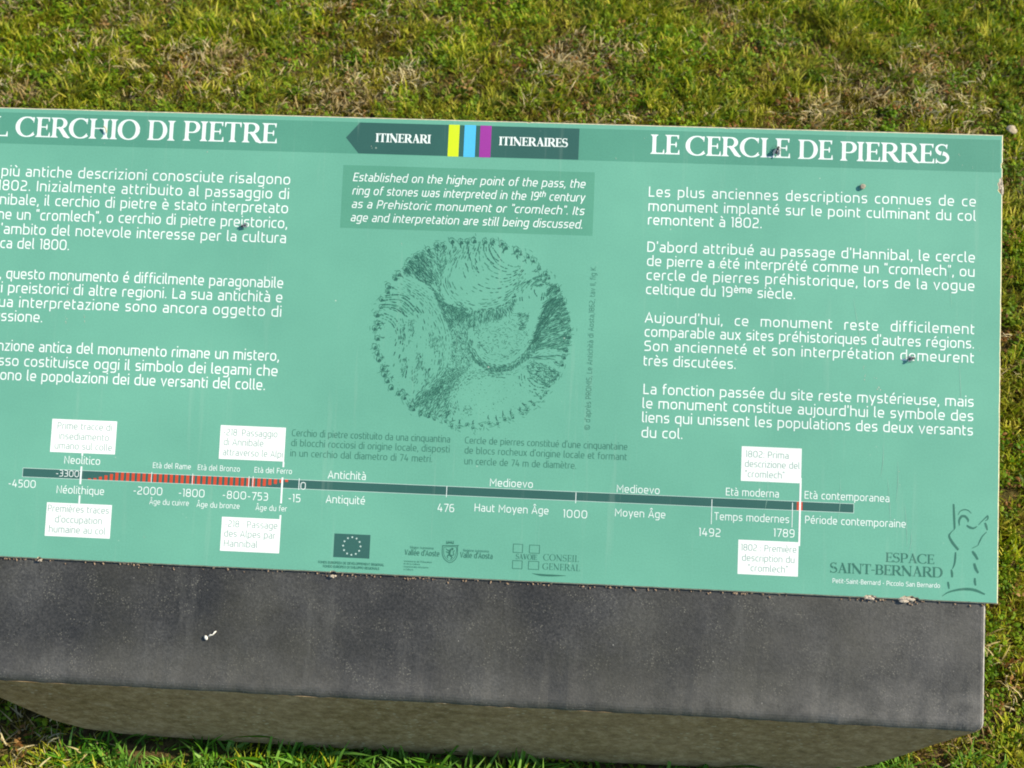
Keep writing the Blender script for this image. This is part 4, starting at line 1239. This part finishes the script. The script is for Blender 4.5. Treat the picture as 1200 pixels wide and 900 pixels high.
# curled dry stem on the H of the Italian title
cs = on_slope("curled_stem", 124, 153, 0, .0006)
tag(cs, "tiny curled dry stem lying on the letter H of the Italian title", "stem")
bm = bmesh.new(); q0 = P(124, 153)
pts = []
for x, y, h in ((121, 149.5, .0012), (122.6, 149.2, .0018), (124.2, 150, .0022), (125.4, 152, .0020), (125.6, 154.5, .0014), (125, 157, .0008)):
    q = P(x, y); pts.append((q[0] - q0[0], q[1] - q0[1], h))
tube(bm, pts, [.0003, .0005, .0006, .0006, .0006, .0003])
bm_obj("stalk", bm, M_STRAW, cs, True)
# white winged seed on the stone
ws = on_slope("seed", 244, 746, R_(28), -.0030)
tag(ws, "white winged seed on the dark slate at the left", "seed")
bm = bmesh.new(); ell(bm, (-.0030, 0, .0012), (.0017, .0024, .0012), 0, 2); bm_obj("seed_head", bm, M_SEED, ws, True)
bm = bmesh.new(); tube(bm, [(-.001, 0, .001), (.002, .0006, .0012), (.0040, -.0002, .0011), (.0068, .0012, .0012), (.0085, .0014, .0009)], [.0003, .0010, .0005, .0009, .0003]); bm_obj("seed_wing", bm, M_SEED, ws, True)

# ------------------------------------------------------------------ the ground
def ground_h(x, y):
    h = .020 * noise.noise(Vector((x * 1.6, y * 1.6, .3))) + .010 * noise.noise(Vector((x * 5, y * 5, 2))) + .004 * noise.noise(Vector((x * 17, y * 17, 4)))
    # level where the block is set, scooped a little under its rounded corners
    dx = max(0, abs(x) - .42) ; dy = max(0, front.y - .02 - y, y - back.y)
    d = math.hypot(dx, dy)
    f = min(1, d / .35)
    hh = h * f - .004 * (1 - f)
    far = max(0, math.hypot(x, y) - 6)
    return hh + .06 * min(far, 30) * noise.noise(Vector((x * .03, y * .03, 9)))
def axis(lo, hi, step, far):
    a = list(np.arange(lo, hi + 1e-6, step)); s = step
    left = []; right = []
    x = lo
    while x > -far: s *= 1.35; x -= s; left.append(x)
    s = step; x = hi
    while x < far: s *= 1.35; x += s; right.append(x)
    return left[::-1] + a + right
xs = axis(-2.4, 1.8, .04, 400); ysx = axis(-1.4, 2.8, .04, 400)
vv = [(x, y, ground_h(x, y)) for y in ysx for x in xs]
nx = len(xs)
ff = [(j * nx + i, j * nx + i + 1, (j + 1) * nx + i + 1, (j + 1) * nx + i) for j in range(len(ysx) - 1) for i in range(nx - 1)]
m, nt, b = mat_base("ground_soil_moss", rough=.95, spec=.1)
gp = nd(nt, "ShaderNodeNewGeometry")
n1 = nd(nt, "ShaderNodeTexNoise", i_Scale=6.0, i_Detail=8.0, i_Roughness=.65); nt.links.new(gp.outputs["Position"], n1.inputs["Vector"])
r1 = ramp(nt, [(.34, (.050, .055, .010)), (.46, (.080, .072, .018)), (.56, (.120, .080, .032)), (.68, (.20, .135, .070))])
nt.links.new(n1.outputs[0], r1.inputs[0])
n2 = nd(nt, "ShaderNodeTexNoise", i_Scale=160.0, i_Detail=4.0, i_Roughness=.7); nt.links.new(gp.outputs["Position"], n2.inputs["Vector"])
r2 = ramp(nt, [(.3, (.4, .4, .4)), (.7, (1.6, 1.6, 1.6))]); nt.links.new(n2.outputs[0], r2.inputs[0])
nt.links.new(mix(nt, r1.outputs[0], r2.outputs[0], 1.0, 'MULTIPLY'), b.inputs["Base Color"])
bp = nd(nt, "ShaderNodeBump", i_Strength=.8, i_Distance=.01); nt.links.new(n2.outputs[0], bp.inputs["Height"]); nt.links.new(bp.outputs[0], b.inputs["Normal"])
ground = link_mesh("ground", vv, ff, m, smooth=True)
tag(ground, kind="structure")

# ------------------------------------------------------------------ turf
def turf_material(name, stops, dead, dead_amt, rough=.5, trans=.35):
    """per-blade tint from the mesh, per-tuft tint from the instance, patches from the place it grows"""
    m, nt, b = mat_base(name, rough=rough, spec=.16)
    oi = nd(nt, "ShaderNodeObjectInfo"); at = nd(nt, "ShaderNodeAttribute", attribute_name="tint")
    ad = nd(nt, "ShaderNodeMath", operation='ADD'); nt.links.new(oi.outputs["Random"], ad.inputs[0]); nt.links.new(at.outputs["Fac"], ad.inputs[1])
    hv = nd(nt, "ShaderNodeMath", operation='MULTIPLY'); hv.inputs[1].default_value = .5; nt.links.new(ad.outputs[0], hv.inputs[0])
    r = ramp(nt, stops); nt.links.new(hv.outputs[0], r.inputs[0])
    gp = nd(nt, "ShaderNodeNewGeometry")
    n1 = nd(nt, "ShaderNodeTexNoise", i_Scale=7.0, i_Detail=4.0); nt.links.new(gp.outputs["Position"], n1.inputs["Vector"])
    r1 = ramp(nt, [(.42, (0, 0, 0)), (.66, (dead_amt,) * 3)]); nt.links.new(n1.outputs[0], r1.inputs[0])
    c = mix(nt, r.outputs[0], dead, r1.outputs[0])
    nt.links.new(c, b.inputs["Base Color"])
    tr = nt.nodes.new("ShaderNodeBsdfTranslucent"); nt.links.new(c, tr.inputs["Color"])
    ms = nt.nodes.new("ShaderNodeMixShader"); ms.inputs[0].default_value = trans
    nt.links.new(b.outputs[0], ms.inputs[1]); nt.links.new(tr.outputs[0], ms.inputs[2])
    nt.links.new(ms.outputs[0], nt.nodes["Material Output"].inputs["Surface"])
    return m
M_GRASS = turf_material("grass_blade", [(.15, (.070, .140, .002)), (.38, (.190, .280, .004)), (.60, (.380, .400, .010)), (.82, (.68, .60, .09))], (.34, .25, .06), .3)
M_DRY = turf_material("dry_grass_blade", [(.15, (.24, .160, .050)), (.45, (.46, .36, .14)), (.7, (.66, .56, .28)), (.9, (.82, .74, .48))], (.22, .11, .04), .5, .7, .25)
M_LEAF = turf_material("small_herb_leaf", [(.15, (.055, .140, .003)), (.5, (.130, .260, .005)), (.85, (.28, .40, .015))], (.14, .12, .03), .3)
M_DEAD = turf_material("dead_leaf", [(.15, (.12, .05, .012)), (.5, (.30, .13, .03)), (.85, (.48, .28, .10))], (.30, .20, .06), .3)
M_MOSS = turf_material("moss_tuft", [(.15, (.110, .110, .004)), (.5, (.210, .195, .006)), (.85, (.36, .29, .03))], (.17, .10, .035), .6, .8, .2)
M_FRESH = turf_material("long_grass_blade", [(.15, (.045, .150, .006)), (.5, (.110, .290, .016)), (.85, (.28, .50, .09))], (.20, .26, .05), .2)

def blades_mesh(name, n, spread, length, width, lean, mat, seed, flat=0.0, droop=.5, seg=3):
    rnd = random.Random(seed); V_, F_, T_ = [], [], []
    for _ in range(n):
        a = rnd.uniform(0, 2 * math.pi); rr = spread * math.sqrt(rnd.random())
        bx, by = rr * math.cos(a), rr * math.sin(a)
        h = a + rnd.gauss(0, 1.1); L = rnd.uniform(*length); w = rnd.uniform(*width); ln = rnd.uniform(*lean)
        t = rnd.random(); b0 = len(V_)
        dx, dy = math.cos(h), math.sin(h); side = (-dy, dx); tw = rnd.uniform(-.5, .5)
        x, y, z = bx, by, -.002 + flat * rnd.random(); ang = ln
        for k in range(seg + 1):
            f = k / seg; ww = w * (1 - f ** 1.8) * .5 + .00006
            zz = ww * math.sin(tw + f)
            V_.append((x + side[0] * ww, y + side[1] * ww, z + zz)); V_.append((x - side[0] * ww, y - side[1] * ww, z - zz)); T_ += [t, t]
            st = L / seg
            x += dx * st * math.sin(ang); y += dy * st * math.sin(ang); z += st * math.cos(ang)
            ang += droop * rnd.uniform(.3, 1.1)
        for k in range(seg): F_.append((b0 + 2 * k, b0 + 2 * k + 1, b0 + 2 * k + 3, b0 + 2 * k + 2))
    me = bpy.data.meshes.new(name); me.from_pydata(V_, [], F_); me.materials.append(mat)
    me.polygons.foreach_set("use_smooth", [True] * len(me.polygons))
    at = me.attributes.new("tint", 'FLOAT', 'POINT'); at.data.foreach_set("value", T_)
    return me
def leaves_mesh(name, n, spread, size, mat, seed, hgt=.012):
    rnd = random.Random(seed); V_, F_, T_ = [], [], []
    for _ in range(n):
        a = rnd.uniform(0, 2 * math.pi); rr = spread * math.sqrt(rnd.random()); s = rnd.uniform(*size)
        c = Vector((rr * math.cos(a), rr * math.sin(a), rnd.uniform(.002, hgt)))
        e = Matrix.Rotation(rnd.uniform(0, 6.3), 3, 'Z') @ Matrix.Rotation(rnd.uniform(-.9, .5), 3, 'Y') @ Matrix.Rotation(rnd.uniform(-.6, .6), 3, 'X')
        b0 = len(V_); t = rnd.random()
        for x, y, z in ((0, 0, 0), (.35, .3, -.05), (.8, .26, 0), (1.1, 0, -.1), (.8, -.26, 0), (.35, -.3, -.05), (.55, 0, .06)):
            V_.append(tuple(c + e @ (Vector((x, y, z)) * s))); T_.append(t)
        for i in range(6): F_.append((b0 + i, b0 + (i + 1) % 6, b0 + 6))
    me = bpy.data.meshes.new(name); me.from_pydata(V_, [], F_); me.materials.append(mat)
    at = me.attributes.new("tint", 'FLOAT', 'POINT'); at.data.foreach_set("value", T_)
    return me

src = bpy.data.collections.new("turf_sources")
kinds = []
def source(me):
    o = bpy.data.objects.new("tuft_%02d_source" % len(kinds), me); src.objects.link(o); kinds.append(o)
for s in range(4): source(blades_mesh("green_tuft", 22, .013, (.009, .024), (.0014, .0030), (.1, 1.2), M_GRASS, 100 + s))          # 0-3
for s in range(2): source(blades_mesh("fine_tuft", 26, .014, (.012, .030), (.0009, .0018), (.2, 1.1), M_GRASS, 120 + s, 0, .4))     # 4-5
for s in range(3): source(blades_mesh("dry_tuft", 12, .016, (.009, .026), (.0009, .0019), (.3, 1.5), M_DRY, 140 + s, .012, .5))      # 6-8
for s in range(3): source(leaves_mesh("herb_tuft", 16, .013, (.004, .0085), M_LEAF, 160 + s))                                       # 9-11
for s in range(2): source(blades_mesh("moss_tuft", 34, .016, (.006, .013), (.0012, .0028), (.0, 1.2), M_MOSS, 180 + s, 0, .3, 2))    # 12-13
for s in range(2): source(leaves_mesh("dead_leaf_tuft", 9, .014, (.004, .008), M_DEAD, 220 + s, .016))                                  # 14-15
for s in range(2): source(blades_mesh("straw_litter", 9, .018, (.008, .024), (.0008, .0016), (1.0, 1.7), M_DRY, 200 + s, .020, .4)) # 16-17
for s in range(2): source(blades_mesh("fresh_tuft", 16, .014, (.016, .036), (.0014, .0030), (.3, 1.3), M_FRESH, 240 + s))              # 18-19

def vnoise(x, y, s, o): return noise.noise(Vector((x * s, y * s, o)))
rnd = random.Random(21)
pts, idx, rot, scl = [], [], [], []
def covered(x, y):
    return (SX0 + .10 < x < SX1 - .10) and (front.y + .004 < y < back.y)
def scatter(x0, x1, y0, y1, dens, s0, skip=None):
    n = int((x1 - x0) * (y1 - y0) * dens)
    for _ in range(n):
        x, y = rnd.uniform(x0, x1), rnd.uniform(y0, y1)
        if covered(x, y) or (skip and skip(x, y)): continue
        if front.y - .040 < y < front.y and abs(x) < .46 and rnd.random() < (.85 if y > front.y - .022 else .35): continue
        a = vnoise(x, y, 5.5, 1); b = vnoise(x, y, 12, 4); c = vnoise(x, y, 3.0, 8); d = vnoise(x, y, 24, 6)
        wts = [max(.02, .46 + .9 * a + .5 * d), max(.02, .18 + .7 * c), max(.03, .12 - .5 * a + .4 * b), max(.03, .36 + .9 * b + .3 * a), max(.05, .50 - .3 * a), max(.005, .03 - .2 * a + .2 * d), max(.006, .02 + .07 * min(1, max(0, x + .3)) + .14 * b)]
        k = rnd.choices(range(7), wts)[0]
        lo, hi = ((0, 3), (4, 5), (6, 8), (9, 11), (12, 13), (16, 17), (14, 15))[k]
        bald = a + .6 * b + .3 * d < -.43 and (y > front.y + .05 or abs(x) > .42)
        if front.y - .12 < y < front.y + .02 and abs(x) < .42 and k in (2, 4, 5, 6) and rnd.random() < .75: lo, hi = 0, 5
        if front.y - .22 < y < front.y + .02 and x > -.40 and rnd.random() < .7 * (1 - max(0, front.y - .08 - y) / .14) * min(1, max(0, .62 - x) / .2): lo, hi = 18, 19
        if bald and k in (0, 1, 3) and rnd.random() < .5: lo, hi = rnd.choice(((16, 17), (6, 8), (14, 15)))
        pts.append((x, y, ground_h(x, y))); idx.append(rnd.randint(lo, hi))
        rot.append((rnd.gauss(0, .18), rnd.gauss(0, .18), rnd.uniform(0, 6.283)))
        big = 1 + 1.1 * max(0, vnoise(x, y, 11, 3) + .05)
        scl.append(s0 * rnd.uniform(.65, 1.2) * (big if k < 2 else 1))
scatter(-1.25, 1.2, -.55, 1.95, 10500, .90)
inner = lambda x, y: -1.25 < x < 1.2 and -.55 < y < 1.95
scatter(-3.5, 2.5, -2.2, 4.0, 1500, 1.5, inner)
inner2 = lambda x, y: -3.5 < x < 2.5 and -2.2 < y < 4.0
scatter(-9, 8, -7, 13, 160, 3.0, inner2)

me = bpy.data.meshes.new("turf_points"); me.from_pydata(pts, [], [])
a = me.attributes.new("kind_index", 'INT', 'POINT'); a.data.foreach_set("value", idx)
a = me.attributes.new("spin", 'FLOAT_VECTOR', 'POINT'); a.data.foreach_set("vector", [c for r in rot for c in r])
a = me.attributes.new("size", 'FLOAT', 'POINT'); a.data.foreach_set("value", scl)
turf = bpy.data.objects.new("grass", me); COL.objects.link(turf)
tag(turf, "short alpine turf of green and straw-coloured blades around the stone block", "grass", kind="stuff")
ng = bpy.data.node_groups.new("scatter_turf", 'GeometryNodeTree')
ng.interface.new_socket("Geometry", in_out='INPUT', socket_type='NodeSocketGeometry')
ng.interface.new_socket("Geometry", in_out='OUTPUT', socket_type='NodeSocketGeometry')
gi = ng.nodes.new("NodeGroupInput"); go = ng.nodes.new("NodeGroupOutput")
iop = ng.nodes.new("GeometryNodeInstanceOnPoints"); ci = ng.nodes.new("GeometryNodeCollectionInfo")
ci.inputs["Collection"].default_value = src; ci.inputs["Separate Children"].default_value = True; ci.inputs["Reset Children"].default_value = True
def named(nm, dt):
    n = ng.nodes.new("GeometryNodeInputNamedAttribute"); n.data_type = dt; n.inputs["Name"].default_value = nm; return n.outputs[0]
ng.links.new(gi.outputs[0], iop.inputs["Points"]); ng.links.new(ci.outputs[0], iop.inputs["Instance"])
iop.inputs["Pick Instance"].default_value = True
ng.links.new(named("kind_index", 'INT'), iop.inputs["Instance Index"])
ng.links.new(named("spin", 'FLOAT_VECTOR'), iop.inputs["Rotation"])
ng.links.new(named("size", 'FLOAT'), iop.inputs["Scale"])
ng.links.new(iop.outputs[0], go.inputs[0])
md = turf.modifiers.new("turf", 'NODES'); md.node_group = ng

# longer tufts growing against the stone
protos = [blades_mesh("long_grass_tuft", 15, .020, (.035, .075), (.0022, .0042), (.5, 1.35), M_FRESH, 300 + s, 0, .32, 6) for s in range(3)]
def ground_px(x, y, z=0.0):
    d = P2W @ (_M.transposed() @ Vector(((x - 600) / FPX, (y - 450) / FPX, 1.0)))
    s = (z - cam_pos.z) / d.z
    return cam_pos + d * s
tufts = [
 (150, 872, .9, "grass tuft in the shade of the stone's rounded left corner"),
 (262, 880, 1.0, "long grass tuft left of centre against the stone's front"), (330, 886, 1.3, "broad long grass tuft at the left end of the flat front"),
 (385, 893, 1.1, "bright long grass tuft a hand's width left of the stone's middle"), (446, 893, 1.2, "long grass tuft at the foot of the stone with a blade over its front"),
 (505, 897, 1.3, "broadest long grass tuft leaning against the stone's front"), (566, 899, 1.1, "long grass tuft at the foot of the stone under the shield emblem"),
 (640, 903, 1.2, "long grass tuft at the stone's foot below the four squares logo"), (705, 906, 1.0, "small long-bladed tuft right of the stone's middle"),
 (790, 912, 1.2, "long-bladed tuft half out of frame below the first date flag"), (925, 916, 1.3, "rightmost long grass tuft at the foot of the front")]
for i, (x, y, s, lb) in enumerate(tufts):
    p = ground_px(x, y)
    o = bpy.data.objects.new("grass_tuft", protos[i % 3]); COL.objects.link(o)
    o.location = (p.x, min(p.y, front.y - .012), ground_h(p.x, p.y)); o.rotation_euler = (0, 0, i * 1.3); o.scale = (s, s, s)
    tag(o, lb, "grass tuft", "long grass tufts along the foot of the stone")

# a pebble in the turf
p = ground_px(1186, 152, .010)
bm = bmesh.new(); bmesh.ops.create_icosphere(bm, subdivisions=3, radius=.0075)
for v in bm.verts: v.co *= 1 + .5 * noise.noise(v.co * 150); v.co.z *= .5
o = bm_obj("pebble", bm, M_PEB, None, True); o.location = (p.x, p.y, .010)
tag(o, "pale pebble in the turf beyond the panel's upper right corner", "pebble")
